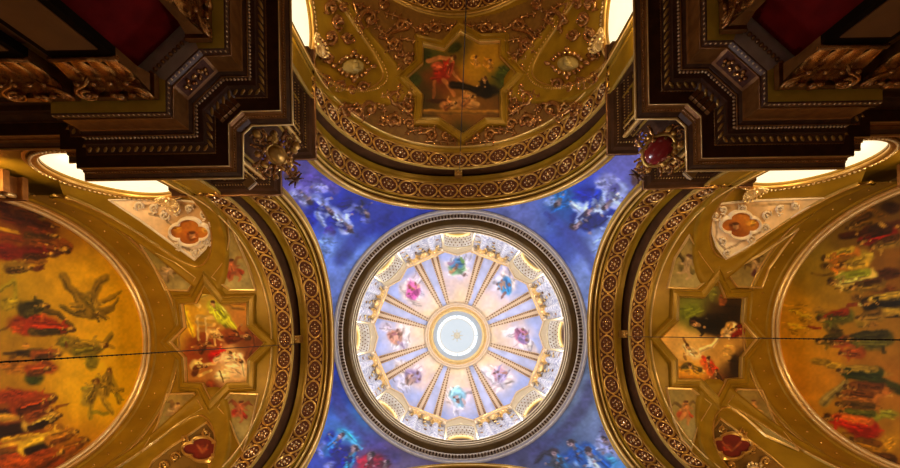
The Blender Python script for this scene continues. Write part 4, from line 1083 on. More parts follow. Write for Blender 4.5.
crm = [(185, 222, 'b08c5c', 12), (150, 216, 'd8b888', 12), (196, 254, 'f0d8b0', 9), (213, 240, 'ecd4ac', 6), (120, 208, 'e8cca0', 12), (212, 208, 'a8865a', 8)]
webfield('L', 1, [(108, 199), (140, 220), (170, 242), (195, 260), (206, 249), (214, 232), (216, 215), (213, 203), (180, 199), (140, 198)], (190, 231), (18, 12), 'cream triangle with an orange quatrefoil portrait, upper part of the left vault', crm,
  [(180, 228, 'a85a14', 8), (200, 232, 'b86a1c', 8), (190, 240, '9a4c10', 6)], [('e', 193, 235, 5, 5, 0, '7a3408'), ('e', 193, 234, 3, 3.6, 0, 'c88850'), ('e', 193, 231.5, 3, 1.6, 0, '4a2008'), ('e', 178, 229, 4, 3, 0, 'c4781c'), ('e', 206, 229, 4, 3, 0, 'c88a30')], M['rimcream'],
  [(165, 214, 5, 0, 1), (176, 209, 5, 2, -1), (206, 213, 5, 1, 1), (214, 220, 4, 3, -1), (155, 207, 5, 1, 1), (196, 252, 5, -1, 1), (178, 245, 4, 2, -1), (207, 241, 4, 0, 1), (140, 205, 5, 2, 1), (190, 208, 4, 0, -1)], 51,
  [('l', [(150, 214), (165, 218), (172, 226)], 1.2, 1, '8a7454', .6), ('l', [(168, 236), (180, 246), (195, 252), (207, 244)], 1.2, 1, '8c7658', .6), ('l', [(145, 206), (175, 204), (210, 208)], 1.4, 1.2, '8a6f48', .7), ('l', [(212, 216), (213, 230)], 1, 1, '94805c')])
webfield('R', -1, [(711, 210), (711, 232), (716, 247), (725, 259), (765, 237), (800, 212), (826, 197), (790, 198), (745, 200), (718, 203)], (740, 224), (18, 12), 'cream triangle with an orange quatrefoil portrait, upper part of the right vault', [(740, 216, 'b08c5c', 12), (790, 206, 'd8b884', 14), (724, 252, 'f0d8b0', 9), (713, 236, 'ecd4ac', 6), (765, 232, 'ecd0a4', 8)],
  [(730, 222, 'b0601a', 8), (752, 222, 'c07420', 8), (738, 232, '8a4412', 6)], [('e', 734, 226, 5, 5, 0, '6a3010'), ('e', 735, 225, 3, 3.6, 0, 'c08850'), ('e', 735, 222.5, 3, 1.6, 0, '44200a'), ('e', 750, 222, 5, 3, 0, 'c88428')], M['rimcream'],
  [(715, 215, 5, 0, 1), (722, 240, 4, 2, -1), (727, 252, 4, 1, 1), (750, 239, 4, 0, -1), (765, 227, 5, 2, 1), (766, 215, 5, 0, -1), (780, 208, 5, 1, 1), (722, 209, 4, 2, -1), (795, 204, 4, 0, 1), (742, 208, 4, 3, 1)], 53,
  [('l', [(716, 222), (716, 238), (726, 250), (745, 240), (762, 230)], 1.2, 1, '8c7658', .6), ('l', [(722, 208), (745, 206), (790, 203)], 1.4, 1.2, '94784c', .7)])
olv = [(200, 450, '5c4210', 14), (170, 462, '6a4c14', 12), (220, 440, '6a4a12', 10)]  # lower webs get darker colours, their weaker light painted in
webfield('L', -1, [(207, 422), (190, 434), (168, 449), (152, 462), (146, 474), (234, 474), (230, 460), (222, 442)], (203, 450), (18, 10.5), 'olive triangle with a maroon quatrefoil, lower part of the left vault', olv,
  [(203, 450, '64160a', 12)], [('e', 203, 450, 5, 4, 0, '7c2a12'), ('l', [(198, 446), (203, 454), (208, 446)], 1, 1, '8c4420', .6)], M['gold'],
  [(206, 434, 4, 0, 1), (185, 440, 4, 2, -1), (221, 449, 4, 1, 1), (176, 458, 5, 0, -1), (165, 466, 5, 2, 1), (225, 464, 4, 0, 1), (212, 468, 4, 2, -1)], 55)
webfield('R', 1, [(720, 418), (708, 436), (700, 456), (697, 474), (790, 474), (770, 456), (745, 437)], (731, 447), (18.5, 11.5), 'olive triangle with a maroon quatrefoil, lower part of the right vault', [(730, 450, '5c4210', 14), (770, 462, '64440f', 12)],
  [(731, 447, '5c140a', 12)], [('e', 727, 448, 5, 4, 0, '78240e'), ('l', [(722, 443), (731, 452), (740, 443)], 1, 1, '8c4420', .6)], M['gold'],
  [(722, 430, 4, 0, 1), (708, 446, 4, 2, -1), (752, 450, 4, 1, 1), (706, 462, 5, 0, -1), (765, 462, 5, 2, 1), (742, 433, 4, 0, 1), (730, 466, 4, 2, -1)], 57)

# ================================================================== LUNETTE FRESCOES
LC = (4.42, 4.86, 11.4, 2.0)
def lunette(arm, label, base, strokes, seed, gain):
    root = thing('lunette_fresco', label, 'fresco', arm2world(arm, (END-.05, 0, 13)), 0)
    mb = MB(); st = .05; nt, nh = int(2*LC[0]/st)+2, int((LC[2]+LC[1]-9.3)/st)+2; idx = {}
    def vid(i, j):
        if (i, j) not in idx: idx[i, j] = len(mb.v); mb.v.append(tuple(arm2world(arm, (END-.06, -LC[0]-.02+i*st, 9.3+j*st))))
        return idx[i, j]
    for i in range(nt):
        for j in range(nh):
            t = -LC[0]-.02+(i+.5)*st; h = 9.3+(j+.5)*st
            if h > LC[2] and (t/(LC[0]))**2 + ((h-LC[2])/LC[1])**2 > 1: continue
            mb.face((vid(i, j), vid(i+1, j), vid(i+1, j+1), vid(i, j+1)), 0, True)
    mb.build('painting', M['paint'], root, colors=paint(project(mb.v), base, strokes, gain, .9, .08, seed))
    fc = curve(*LC, leg=9.3, N=110, legn=3)
    def w(p): return arm2world(arm, p)
    mb = MB(); mb.tube([w(on(c, END-.10, -.02)) for c in fc], .085, 8); mb.tube([w(on(c, END-.22, -.13)) for c in fc], .07, 8); mb.build('inner_frame', M['brightgold'], root)
    mb = MB()
    rows = [[w(on(c, a, e)) for c in fc] for a, e in ((END-.18, -.06), (END-.28, -.10), (END-.30, -.16), (END-.36, -.20))]
    mb.grid(rows, 0, True); mb.build('outer_frame', M['gold'], root)
    return root
LS = [('e', 14, 205, 34, 10, .25, '4c1a08', .8), ('e', 28, 222, 30, 9, .35, '3a1206'), ('l', [(0, 236), (30, 240), (52, 250)], 5, 3, '5c200c'), ('l', [(0, 228), (22, 234), (40, 236)], 1.4, 1, 'a87828', .6), ('e', 8, 252, 17, 9, .1, '5e0e08'), ('l', [(24, 250), (45, 254)], 5, 3, '5a220c'), ('e', 40, 214, 8, 5, .3, '6a5014'), ('l', [(36, 242), (55, 238), (70, 246)], 4, 3, '70300c'), ('e', 67, 250, 5, 4, 0, '4a1a08'), ('e', 54, 253, 6, 5, 0, '4c2a0a'), ('l', [(20, 262), (45, 262)], 3, 2, '6a3a10'), ('l', [(12, 275), (24, 270)], 1.4, 1, 'c8a040'), ('e', 38, 268, 6, 3, -.3, '4a1c0a'), ('l', [(2, 266), (16, 262)], 1.4, 1, 'b89048'),
      ('l', [(0, 290), (14, 280), (16, 300), (4, 306)], 3, 2, '8a7418'), ('e', 8, 304, 10, 6, 0, '9a7c1c', .8),
      # winged angel
      ('l', [(63, 277), (69, 287), (76, 294), (86, 298)], 4.5, 3, '684a16'), ('l', [(106, 278), (99, 282), (95, 290), (93, 303)], 4, 4, '745220'), ('l', [(96, 304), (110, 298), (121, 291)], 3.4, 1, '7e5a1c'), ('l', [(98, 312), (112, 308), (118, 298)], 3, 1, '70501a'), ('l', [(61, 306), (76, 314), (98, 318)], 2.6, 1.4, '5a4412'), ('e', 98, 312, 5, 4.5, 0, '7a5218'), ('e', 96, 314, 2.6, 2.6, 0, 'b08a3c'), ('e', 88, 304, 8, 4, .5, '80601e'),
      # red-cloaked figure
      ('l', [(0, 330), (14, 324), (28, 314)], 1.2, 1.2, '5a3c0c'), ('e', 34, 324, 25, 11, .02, '8c2208'), ('e', 24, 328, 12, 7, .1, 'a0380e'), ('l', [(44, 314), (40, 326), (46, 334)], 2, 1.6, 'd05a14', .7), ('e', 32, 308, 12, 4.5, -.12, '2e2608'), ('e', 40, 304, 5, 4, 0, '3a3410'), ('l', [(44, 310), (58, 314), (72, 326)], 3, 2.4, '4a3410'), ('e', 52, 325, 8, 5, .8, '8a280c'), ('e', 70, 329, 3, 4, .3, '7a4a20'), ('e', 45, 330, 3, 3, 0, '3c2408'),
      # green-brown figure
      ('e', 70, 344, 13, 8, .15, '80601a'), ('e', 84, 350, 12, 9, .5, '765a1c'), ('e', 64, 342, 5, 5, 0, '6a5c18'), ('l', [(95, 352), (104, 344), (112, 334)], 4, 2, '7c5c18'), ('l', [(98, 346), (113, 347)], 2.4, 1.6, '86601c'), ('e', 92, 362, 6, 8, .2, '6a5c14'), ('l', [(66, 342), (67, 347)], 1, 1, '5c1c0c'),
      ('e', 34, 353, 28, 3.6, -.03, '3a2408'), ('e', 36, 352, 10, 4, 0, '4a3a10'), ('e', 26, 346, 4, 3, 0, 'b07030'), ('l', [(54, 356), (58, 351)], 2.4, 1.6, 'b87838'), ('e', 45, 367, 12, 7, .1, '8c3a14'), ('e', 18, 366, 18, 8, 0, 'a05c14', .7), ('e', 34, 378, 10, 7, 0, '3c3c0e'), ('e', 33, 380, 5, 3, 0, '28300c'),
      # pair of small angels
      ('e', 97, 386, 5, 10, .1, '8a7420'), ('l', [(86, 390), (91, 396), (90, 418)], 3.4, 2.4, '967628'), ('e', 96, 382, 3.6, 4, 0, '54280c'), ('l', [(101, 390), (104, 402), (112, 412)], 3.4, 2.6, '947028'), ('e', 109, 372, 3.4, 3.6, 0, '6a3c10'), ('l', [(110, 378), (116, 388), (119, 402)], 3.4, 2.2, '8a6a22'), ('l', [(116, 396), (124, 400)], 1.6, 1, '8c7420'), ('l', [(92, 412), (108, 414)], 2, 1.6, '7a681c'), ('l', [(83, 388), (90, 388)], 1.4, 1, '9a8830'),
      # crowd below
      ('e', 22, 398, 28, 8, .05, '7a260e'), ('e', 30, 402, 10, 4, 0, '9a3414'), ('e', 52, 399, 5.5, 5, 0, '4c1e0c'), ('l', [(56, 408), (68, 403)], 1.6, .9, '6a3410'), ('e', 46, 410, 10, 5, .3, '7a3a14'), ('l', [(0, 412), (20, 409), (40, 410)], 3, 2.4, '200c06'), ('l', [(0, 418), (18, 417), (34, 416)], 4, 3.6, 'b08038'), ('e', 30, 417, 8, 4, 0, 'b8905c'), ('l', [(20, 413), (21, 421)], 1.2, 1, '4a200c'), ('l', [(0, 433), (20, 428), (44, 423)], 7, 4, '140805'), ('e', 50, 418, 5, 5, 0, '4c140a'), ('e', 57, 416, 3, 4, 0, '52280c'), ('l', [(4, 440), (30, 436), (60, 434)], 2.6, 2.4, 'a87c28'), ('l', [(0, 446), (35, 440), (65, 438)], 2, 2, 'c09034'), ('e', 54, 428, 10, 5, .1, '7a4a14'), ('l', [(30, 443), (55, 444)], 3.4, 3, '32140a'), ('e', 70, 432, 9, 4, -.1, '84501c'), ('e', 84, 440, 6, 4, 0, '7a4410'), ('e', 40, 458, 46, 11, -.06, '6a2408'), ('e', 24, 464, 30, 7, 0, '7e300a', .8), ('l', [(0, 452), (22, 450)], 3, 2, '4c2c0a'), ('e', 78, 452, 14, 6, -.4, '8c5010', .8)]
RS = [('e', 862, 214, 26, 9, .2, '6a4014', .9), ('l', [(842, 236), (858, 234), (876, 228), (900, 224)], 3.4, 4, '34120a'), ('e', 874, 228, 8, 6, .2, '2a140a'), ('l', [(860, 240), (880, 242), (900, 240)], 3, 2.4, '6c0c0a'), ('e', 892, 208, 10, 6, 0, '2c1408'), ('l', [(880, 224), (890, 230), (898, 226)], 2, 1.6, 'b08040'), ('e', 866, 226, 4, 3, 0, '4c2010'),
      ('e', 838, 262, 9, 6, -.4, 'b0541a'), ('e', 847, 256, 5, 6, .2, 'c87022'), ('e', 862, 256, 12, 6, .1, 'a88630'), ('l', [(852, 258), (872, 254)], 2.4, 1.6, 'd8b048'), ('e', 861, 243, 4, 3, 0, '4a3010'), ('e', 872, 246, 4, 3.4, 0, '54380f'), ('e', 824, 258, 4, 3, 0, '4a3410'), ('e', 825, 266, 5, 4, 0, '5c3c12'), ('l', [(812, 273), (826, 275), (836, 272)], 1.4, 1.2, '6a4814'), ('e', 858, 275, 7, 7, .1, '76761e'), ('e', 869, 273, 7, 4, .2, 'd0ac60'), ('e', 842, 277, 7, 5, 0, 'c8a058'), ('e', 832, 281, 4.5, 4.5, 0, '46300f'), ('e', 841, 286, 5, 3, 0, '5a3c18'), ('e', 888, 274, 14, 6, -.1, '401c0c'), ('e', 880, 288, 16, 5, .1, '7c3a14'), ('e', 848, 290, 6, 3, 0, '7a5a20'),
      ('e', 872, 306, 9, 8, .1, '14100c'), ('l', [(864, 302), (880, 298), (900, 294)], 4.4, 4.2, '17100b'), ('l', [(880, 309), (892, 311), (900, 312)], 4.6, 4.6, 'c89c44'), ('l', [(878, 317), (900, 317)], 1, 1, '1c120a', .5), ('e', 878, 301, 4, 3, 0, 'a87448'), ('l', [(848, 306), (858, 304)], 2, 1.6, '7a2a14'), ('e', 860, 304, 3, 2, 0, 'd0b888'), ('e', 856, 298, 5, 4, 0, '6a4418'), ('e', 874, 325, 5, 3, 0, '8a5a20'),
      ('e', 800, 320, 14, 20, .2, 'c88a20', .9, .6), ('l', [(816, 310), (828, 312), (842, 322)], 3.4, 3, '8a6020'), ('e', 821, 318, 5, 4, .3, '4c4a18'), ('e', 832, 328, 9, 6, .6, '4c4018'), ('e', 836, 334, 7, 6, 0, '3c2a12'), ('l', [(809, 327), (821, 328)], 1.5, 1.1, '7c1c0a'), ('e', 820, 341, 5, 3.4, 0, '5a4412'), ('e', 834, 343, 5, 4, .2, 'a04022'), ('e', 846, 341, 5, 5, 0, '6a3814'), ('e', 868, 342, 17, 9, .1, '50481c'), ('l', [(852, 336), (868, 332), (880, 340), (884, 352)], 2.2, 2, '30280f'), ('e', 862, 344, 6, 4, 0, '6a6428'), ('e', 842, 353, 4, 3, 0, '8a3414'), ('e', 822, 362, 11, 3.4, .1, '7a5a1c'), ('e', 862, 322, 7, 6, 0, '8a6c20', .8),
      ('e', 836, 366, 10, 3, 0, 'a87c24'), ('l', [(839, 371), (846, 374)], 2, 1.6, 'd0a060'), ('l', [(848, 375), (866, 379), (882, 382), (900, 390)], 3.4, 5, '232c14'), ('e', 876, 374, 16, 3, .05, 'a87830'), ('e', 870, 390, 22, 5, .05, '8e4818'), ('l', [(846, 387), (870, 396), (892, 396)], 1.6, 1.4, 'c08850'), ('e', 846, 387, 4, 3, 0, '5a2c10'), ('e', 840, 395, 4, 3.4, 0, '5c3010'), ('e', 862, 402, 18, 3.4, .05, '98541c'), ('l', [(824, 402), (834, 392), (846, 382)], 5, 3, '8a7450', .9), ('e', 838, 404, 4, 3, 0, '542810'), ('e', 876, 414, 24, 5, .02, '747020'), ('l', [(860, 410), (890, 412)], 1.6, 1.2, 'a8a040', .6), ('e', 828, 417, 4, 4, 0, '4c1e0c'), ('e', 838, 418, 8, 3.4, .3, 'b8642c'), ('e', 850, 424, 10, 4, .2, 'c04814'), ('e', 864, 430, 18, 8, .15, '8c1408'), ('e', 862, 440, 9, 5, .1, '7c0c08'), ('l', [(868, 421), (880, 432)], 1.4, 1.2, 'c83018', .6), ('e', 888, 444, 12, 8, -.5, 'a06c18', .8), ('e', 842, 440, 12, 6, .5, '7a5410', .9), ('e', 880, 460, 22, 7, .1, '5c340c', .8)]
LG = random.Random(77)
for (x, y, sz, up, robe, cloak, L_) in ((46, 214, 3.6, .25, '5a2c0c', '3a1808', 8), (56, 236, 3.4, .2, '4a1c0a', '4a2a0c', 9), (66, 250, 4.0, .15, '5c2a0c', '3a1406', 9), (52, 254, 3.4, .1, '541008', '3c1c08', 8), (30, 268, 3.2, .1, '6a4a14', '3c2408', 7),
        (72, 329, 3.8, .08, '90260a', '4a3810', 11), (46, 305, 4.2, -.1, '2e2608', '3a3010', 5), (104, 345, 3.8, -.05, '80601a', '6a5a16', 8), (58, 354, 3.2, 0, '8a4014', '40280a', 7), (48, 368, 3.0, -.05, '9a3c14', '5a2c0c', 6),
        (54, 398, 4.2, -.2, '86300f', '3c1808', 9), (59, 415, 3.6, -.25, 'b08444', '1c0c06', 9), (50, 410, 3.2, -.25, '6a2c10', None, 7), (66, 433, 4.0, -.3, 'b88c30', '160906', 11), (76, 431, 3.4, -.3, '8c5418', '5a2c0c', 8), (86, 440, 3.6, -.35, '7a4210', '64300c', 8), (62, 452, 3.6, -.4, '6c2a0a', '4a1c08', 8)):
    LS += saint(x, y, sz, up, robe, cloak, 'b07c3c', '3a200a', L_, .3, LG)
LS += wings(92, 304, 6.0, -1.2, '74541c') + saint(97, 313, 3.4, 1.2, '8a6424', '6a5016', 'b4883c', '4a2c0c', 5, .3, LG)
LS += saint(96, 381, 3.2, -1.2, '9a7830', '74541c', 'a8783c', '54280c', 7, -.4, LG) + saint(109, 371, 3.2, -1.2, '946e2a', '74541c', 'a8783c', '5c300c', 7, .5, LG) + wings(112, 384, 3.4, -1.0, '886420')
RS += [st for (x, y, sz, up, robe, cloak, L_) in ((861, 243, 3.6, 2.9, '6c100a', '2c1408', 9), (873, 247, 3.4, 2.95, '84602a', '3c200c', 8), (848, 228, 3.2, 2.8, '6a4414', '3a200c', 8), (825, 259, 3.6, 3.0, 'b4601c', 'a8862e', 8), (827, 267, 3.6, 3.0, 'c06a1e', '7a4c14', 8), (843, 266, 3.2, 3.0, 'c89838', '8a6a20', 7), (832, 282, 4.2, 3.05, 'd0ac64', '76761e', 9), (853, 288, 3.4, 3.05, '7c5a20', '46240c', 8),
        (866, 303, 4.4, 3.1, '14100c', 'c89c44', 10), (858, 318, 3.2, 3.1, '8a642a', '5a3c14', 7), (821, 319, 3.8, 3.1, '54501c', '7a2410', 7), (819, 341, 3.4, 3.15, '5a4614', '3c3010', 6), (833, 343, 3.6, 3.15, 'a04426', '6a3010', 7), (847, 340, 4.0, 3.15, '4e481e', '302a12', 10), (842, 354, 3.0, 3.2, '8a3a16', None, 6),
        (840, 371, 3.4, 3.25, '252e16', '8a6a2c', 11), (846, 387, 3.6, 3.3, '9a5420', '54280e', 10), (839, 395, 3.4, 3.3, 'a85e28', '6a3410', 10), (838, 405, 3.6, 3.35, '98561e', '4a3010', 10), (842, 413, 3.2, 3.35, '7c7826', '4c4a18', 10), (828, 418, 4.0, 3.4, '94180a', 'c0561c', 11), (852, 440, 3.4, 3.5, '8c5a18', '5a300c', 8), (868, 455, 3.4, 3.5, '6a3c0e', '3c200c', 8))
       for st in saint(x, y, sz, up, robe, cloak, 'b07c42', '38200c', L_, .3, LG)]
lunette('L', 'arched golden fresco of angels and a red-cloaked saint, left end of the church', [(95, 300, 'd2940c', 26), (120, 360, 'd89c0e', 26), (80, 400, 'd49a0c', 24), (60, 280, 'b8800c', 22), (20, 300, 'a0780f', 22), (20, 360, 'a87410', 22), (20, 215, '5c2c08', 22), (25, 440, '6a2a08', 24), (85, 445, 'a4640c', 18), (70, 225, '8a5008', 18), (110, 250, 'b87c0a', 18)], LS, 61, (1.32, 1.38, .46))
lunette('R', 'arched amber fresco with a red-robed figure low down, right end of the church', [(805, 330, 'd08a18', 24), (800, 390, 'c87c18', 22), (830, 300, '9a701c', 20), (870, 210, '5c3c14', 24), (880, 270, '7a4a16', 22), (885, 330, 'a06c1a', 22), (880, 380, '9a5c18', 22), (840, 430, '94641a', 20), (880, 450, '8c5c16', 22), (815, 270, '8a6a20', 18), (850, 225, '6c4c18', 18)], RS, 63, (1.10, 1.14, .50))
#@@PART4@@
# ================================================================== GILT RELIEFS OF THE TOP VAULT
MX = 921.0
def mirror(pts): return [(MX-x, y) for x, y in pts]
SPAN = {
 'upper': dict(area=[(352, 0), (372, 34), (392, 72), (398, 74), (420, 60), (420, 43), (444, 48), (458, 32), (458, 20), (425, 14), (395, 2), (392, 0)], vines=[[(358, 4), (372, 14), (378, 30), (388, 36)], [(384, 14), (398, 18), (412, 28), (428, 36)], [(388, 52), (400, 40), (414, 42)], [(394, 60), (402, 54), (412, 58)], [(430, 22), (444, 26), (456, 26)]], scr=[((368, 20), 11, 1.25, 2.2, 1, [(352, 2), (356, 14)]), ((401, 27), 7, 1.2, .3, -1, [(385, 40), (392, 33)]), ((395, 47), 7, 1.3, 3.4, 1, [(378, 38), (386, 40)]), ((407, 62), 5, 1.2, 1, -1, [(401, 50)]), ((436, 30), 6, 1.2, 3.0, 1, [(415, 33), (425, 26)]), ((423, 30), 5, 1.1, 0, -1, None), ((382, 5), 6, 1.2, 4, 1, None)], blob=[(399, 69), (398, 66), (452, 27), (448, 30), (415, 42), (386, 52), (390, 30), (412, 54)]),
 'lower': dict(area=[(336, 100), (360, 104), (384, 94), (396, 84), (420, 100), (420, 120), (440, 122), (458, 134), (458, 148), (425, 145), (380, 130), (345, 114)], vines=[[(340, 104), (354, 110), (364, 122)], [(380, 104), (384, 116), (380, 126)], [(396, 90), (404, 98), (416, 100)], [(400, 110), (412, 116), (418, 124)], [(404, 134), (420, 130), (436, 128)], [(424, 142), (440, 142), (456, 144)], [(380, 98), (390, 92)]], scr=[((369, 110), 9, 1.15, 2.6, 1, [(347, 108), (356, 114)]), ((392, 122), 8, 1.3, .5, -1, [(380, 118)]), ((409, 125), 6, 1.2, 3.2, 1, None), ((395, 98), 7, 1.2, 1.4, 1, [(404, 110)]), ((408, 108), 6, 1.2, 4.2, -1, None), ((431, 136), 6, 1.2, 3.6, 1, [(418, 134)]), ((446, 137), 5, 1.2, 0, -1, None), ((346, 110), 6, 1.1, 1, 1, None), ((411, 92), 4, 1.1, 0, 1, None)], blob=[(399, 86), (399, 90), (355, 104), (340, 107), (382, 108), (420, 128), (454, 139)])}
hitB = vault_hit('B', .05)
rg = random.Random(5)
for part, d in SPAN.items():
    for side in ('left', 'right'):
        f = (lambda p: p) if side == 'left' else (lambda p: (MX-p[0], p[1]))
        lab = 'gilded acanthus scrollwork, %s %s of the star fresco in the top vault' % (part, side)
        root = thing('stucco_scrollwork', lab, 'scrollwork', hitB(*f(d['scr'][0][0])), group='gilt scrollwork round the top vault star')
        for i, (c, R, tn, st, sg, tail) in enumerate(d['scr']):
            mb = MB(); s2, st2 = (sg, st) if side == 'left' else (-sg, PI-st)
            acanthus_scroll(mb, f(c), R, tn, st2, s2, hitB, .075, [f(p) for p in tail] if tail else None, 10, rg)
            mb.build('scroll', M['leaf'], root)
        # ground coloured darker for the shade among the scrolls, and a wandering vine with paired leaves that fills the spandrel
        g = [f(p) for p in d['area']]
        mb = MB(); b = [hitB(*g[0])]
        nx = 80; xs = [p[0] for p in g]; ys = [p[1] for p in g]; dx = (max(xs)-min(xs))/nx; low = vault_hit('B', .008); ix = {}
        def vid(i, j):
            if (i, j) not in ix: ix[i, j] = len(mb.v); mb.v.append(tuple(low(min(xs)+i*dx, min(ys)+j*dx)))
            return ix[i, j]
        for i in range(nx):
            for j in range(int((max(ys)-min(ys))/dx)+1):
                if inside(g, min(xs)+(i+.5)*dx, min(ys)+(j+.5)*dx): mb.face((vid(i, j), vid(i, j+1), vid(i+1, j+1), vid(i+1, j)), 0, True)
        mb.build('ground', M['spandrel'], root)
        mb = MB()
        for vine in d['vines']:
            v = smoothpath([f(p) for p in vine], 5); mb.tube([hitB(x, y) for x, y in v], .035, 5)
            for k in range(1, len(v)-1, 2):
                t = math.atan2(v[k+1][1]-v[k-1][1], v[k+1][0]-v[k-1][0])
                for sd in (-1, 1):
                    a = t + sd*(1.0+.3*rg.random()); q = rg.uniform(1.7, 2.8)
                    surf_blob(mb, v[k][0]+q*math.cos(a), v[k][1]+q*math.sin(a), q*.95, q*.42, a, hitB, .075)
        mb.build('vine', M['leaf'], root)
        mb = MB()
        for x, y in d['blob']:
            x, y = f((x, y)); surf_blob(mb, x, y, 2.0, 1.5, rg.uniform(0, 3), hitB, .10); surf_blob(mb, x+2.2, y+1.8, 1.1, 1.0, 0, hitB, .10); surf_blob(mb, x-2, y+1.6, 1.0, 1.2, 0, hitB, .09)
        mb.build('leaf_knot', M['leaf'], root)
# triangular fields over the windows of the top arm
for side, sg in (('left', -1), ('right', 1)):
    f = (lambda p: p) if side == 'left' else (lambda p: (MX-p[0], p[1]-3))
    W = lambda l: (lambda x, y: web_hit('B', sg, l)(x, y) or vault_hit('B', l)(x, y))
    root = thing('stucco_medallion', 'gilt oval medallion in leaf wreath, %s triangular field of the top vault' % side, 'medallion', W(0)(*f((353, 67))), group='oval medallions of the top vault')
    c = f((353, 67)); mb = MB()
    for k in range(18):
        a = 2*PI*k/18; s = 1.25 if k % 9 == 0 else 1
        surf_blob(mb, c[0]+15*s*math.cos(a), c[1]+10.5*math.sin(a), 2.6, 2.0, a, W(.06), .10)
    for k in (0, 1, 2, 3):
        a = PI/2*k; surf_blob(mb, c[0]+20*math.cos(a), c[1]+14*math.sin(a), 3, 2.4, a, W(.06), .12)
    mb.build('wreath', M['leaf'], root)
    mb = MB(); surf_blob(mb, c[0], c[1], 11, 7.5, 0, W(.02), .10, 0, 24, 10); mb.build('oval_boss', M['olive'], root)
    mb = MB(); surf_blob(mb, c[0]+1, c[1], 3.4, 4.2, 0, W(.10), .10, 0, 10, 6); surf_blob(mb, c[0], c[1]-4, 2.2, 2.2, 0, W(.12), .09); surf_blob(mb, c[0]+2, c[1]+3.4, 5, 2.0, .2, W(.10), .08); mb.build('relief_head', M['olive'], root)
    root = thing('stucco_foliage', 'gilt foliage filling the %s triangular field of the top vault' % side, 'scrollwork', W(0)(*f((338, 35))), group='gilt foliage of the triangular fields')
    for (x, y, R, t0, s) in ((338, 22, 7, 1, 1), (330, 38, 7, 2, -1), (347, 38, 6, 0, 1), (327, 60, 6, 3, 1), (325, 82, 6, 1, -1), (340, 87, 6, 2, 1), (362, 88, 6, 0, -1), (331, 8, 7, 2, 1), (351, 90, 4, 1, 1), (322, 45, 5, 1, 1), (343, 8, 5, 0, -1)):
        mb = MB(); q = f((x, y)); acanthus_scroll(mb, q, R, 1.25, t0 if side == 'left' else PI-t0, s if side == 'left' else -s, W(.05), .06, None, 8, rg); mb.build('scroll', M['leaf'], root)
# far arch of the top arm
root = thing('end_arch', 'rosette banded arch across the far end of the top vault', 'arch', (0, 0, 0), ARMS['B'])
mb = MB(); sweep(mb, cv2, [(14.2, 0), (14.28, .06), (14.36, .07), (14.40, .03), (15.5, .03)], 0, True); mb.build('soffit', M['vault'], root, local=True)
guilloche(root, cv2[4:-4], 14.80, .34, 19, .03)
mb = MB(); mb.tube([on(c, 14.3, .07) for c in cv2], .05, 6); mb.build('fillet', M['gold'], root, local=True)

# ================================================================== PIERS, PILASTERS AND ENTABLATURES
PATH = [(6.0, 15.4), (6.0, 8.95), (5.6, 8.95), (5.6, 8.50), (5.10, 8.50), (5.10, 6.20), (5.57, 6.20), (6.33, 5.49), (6.33, 4.91), (8.48, 4.91), (8.48, 5.35), (8.86, 5.35), (8.86, 5.70), (13.95, 5.70)]
CHAM = 6                     # the chamfer is segment 6 of the path
def poff(d):
    q = offset(PATH, d, False); return q
assert offset(PATH, .5, False)[5][0] != PATH[5][0]
SGN = -1 if offset(PATH, .3, False)[4][0] > PATH[4][0] else 1
def quad(sx, sy, p, h): return (sx*p[0], sy*p[1], h)
def strip(mb, sx, sy, prof, segs=None, mi=0):
    rows = [[quad(sx, sy, p, h) for p in poff(SGN*d)] for d, h in prof]
    for r0, r1 in zip(rows[:-1], rows[1:]):
        for i in range(len(PATH)-1):
            if segs is not None and i not in segs: continue
            b = len(mb.v); mb.v.extend((r0[i], r0[i+1], r1[i+1], r1[i])); mb.face((b, b+1, b+2, b+3), mi)
def line(sx, sy, d, h, lo=0, hi=None):
    q = [Vector(quad(sx, sy, p, h)) for p in poff(SGN*d)]; return q[lo:hi]
PLAB = {(-1, -1): 'upper left', (1, -1): 'upper right', (-1, 1): 'lower left', (1, 1): 'lower right'}
def leafstrip(mb, P0, along, out, up, w, H, mi=0, curl=.22):
    P0, along, out, up = Vector(P0), Vector(along), Vector(out), Vector(up); rows = []
    for i in range(8):
        v = i/7; ww = w*(.75+.5*math.sin(PI*min(1, v*1.1)))*(1-.55*max(0, v-.6)/.4)
        z = H*math.sin(min(v, .86)/.86*PI/2) - max(0, v-.8)*H*.7; o = .03 + curl*v**2.2
        rows.append([P0 + along*ww*u + up*z + out*(o + .035*(1-abs(u))*(1 if i < 7 else .3) + .012*(j % 2)) for j, u in enumerate((-.5, -.3, -.1, .1, .3, .5))])
    mb.grid(rows, mi, True)
    mb.blob(rows[-1][2]+out*.01, (along*w*.22, out*.05, up*.05), mi)
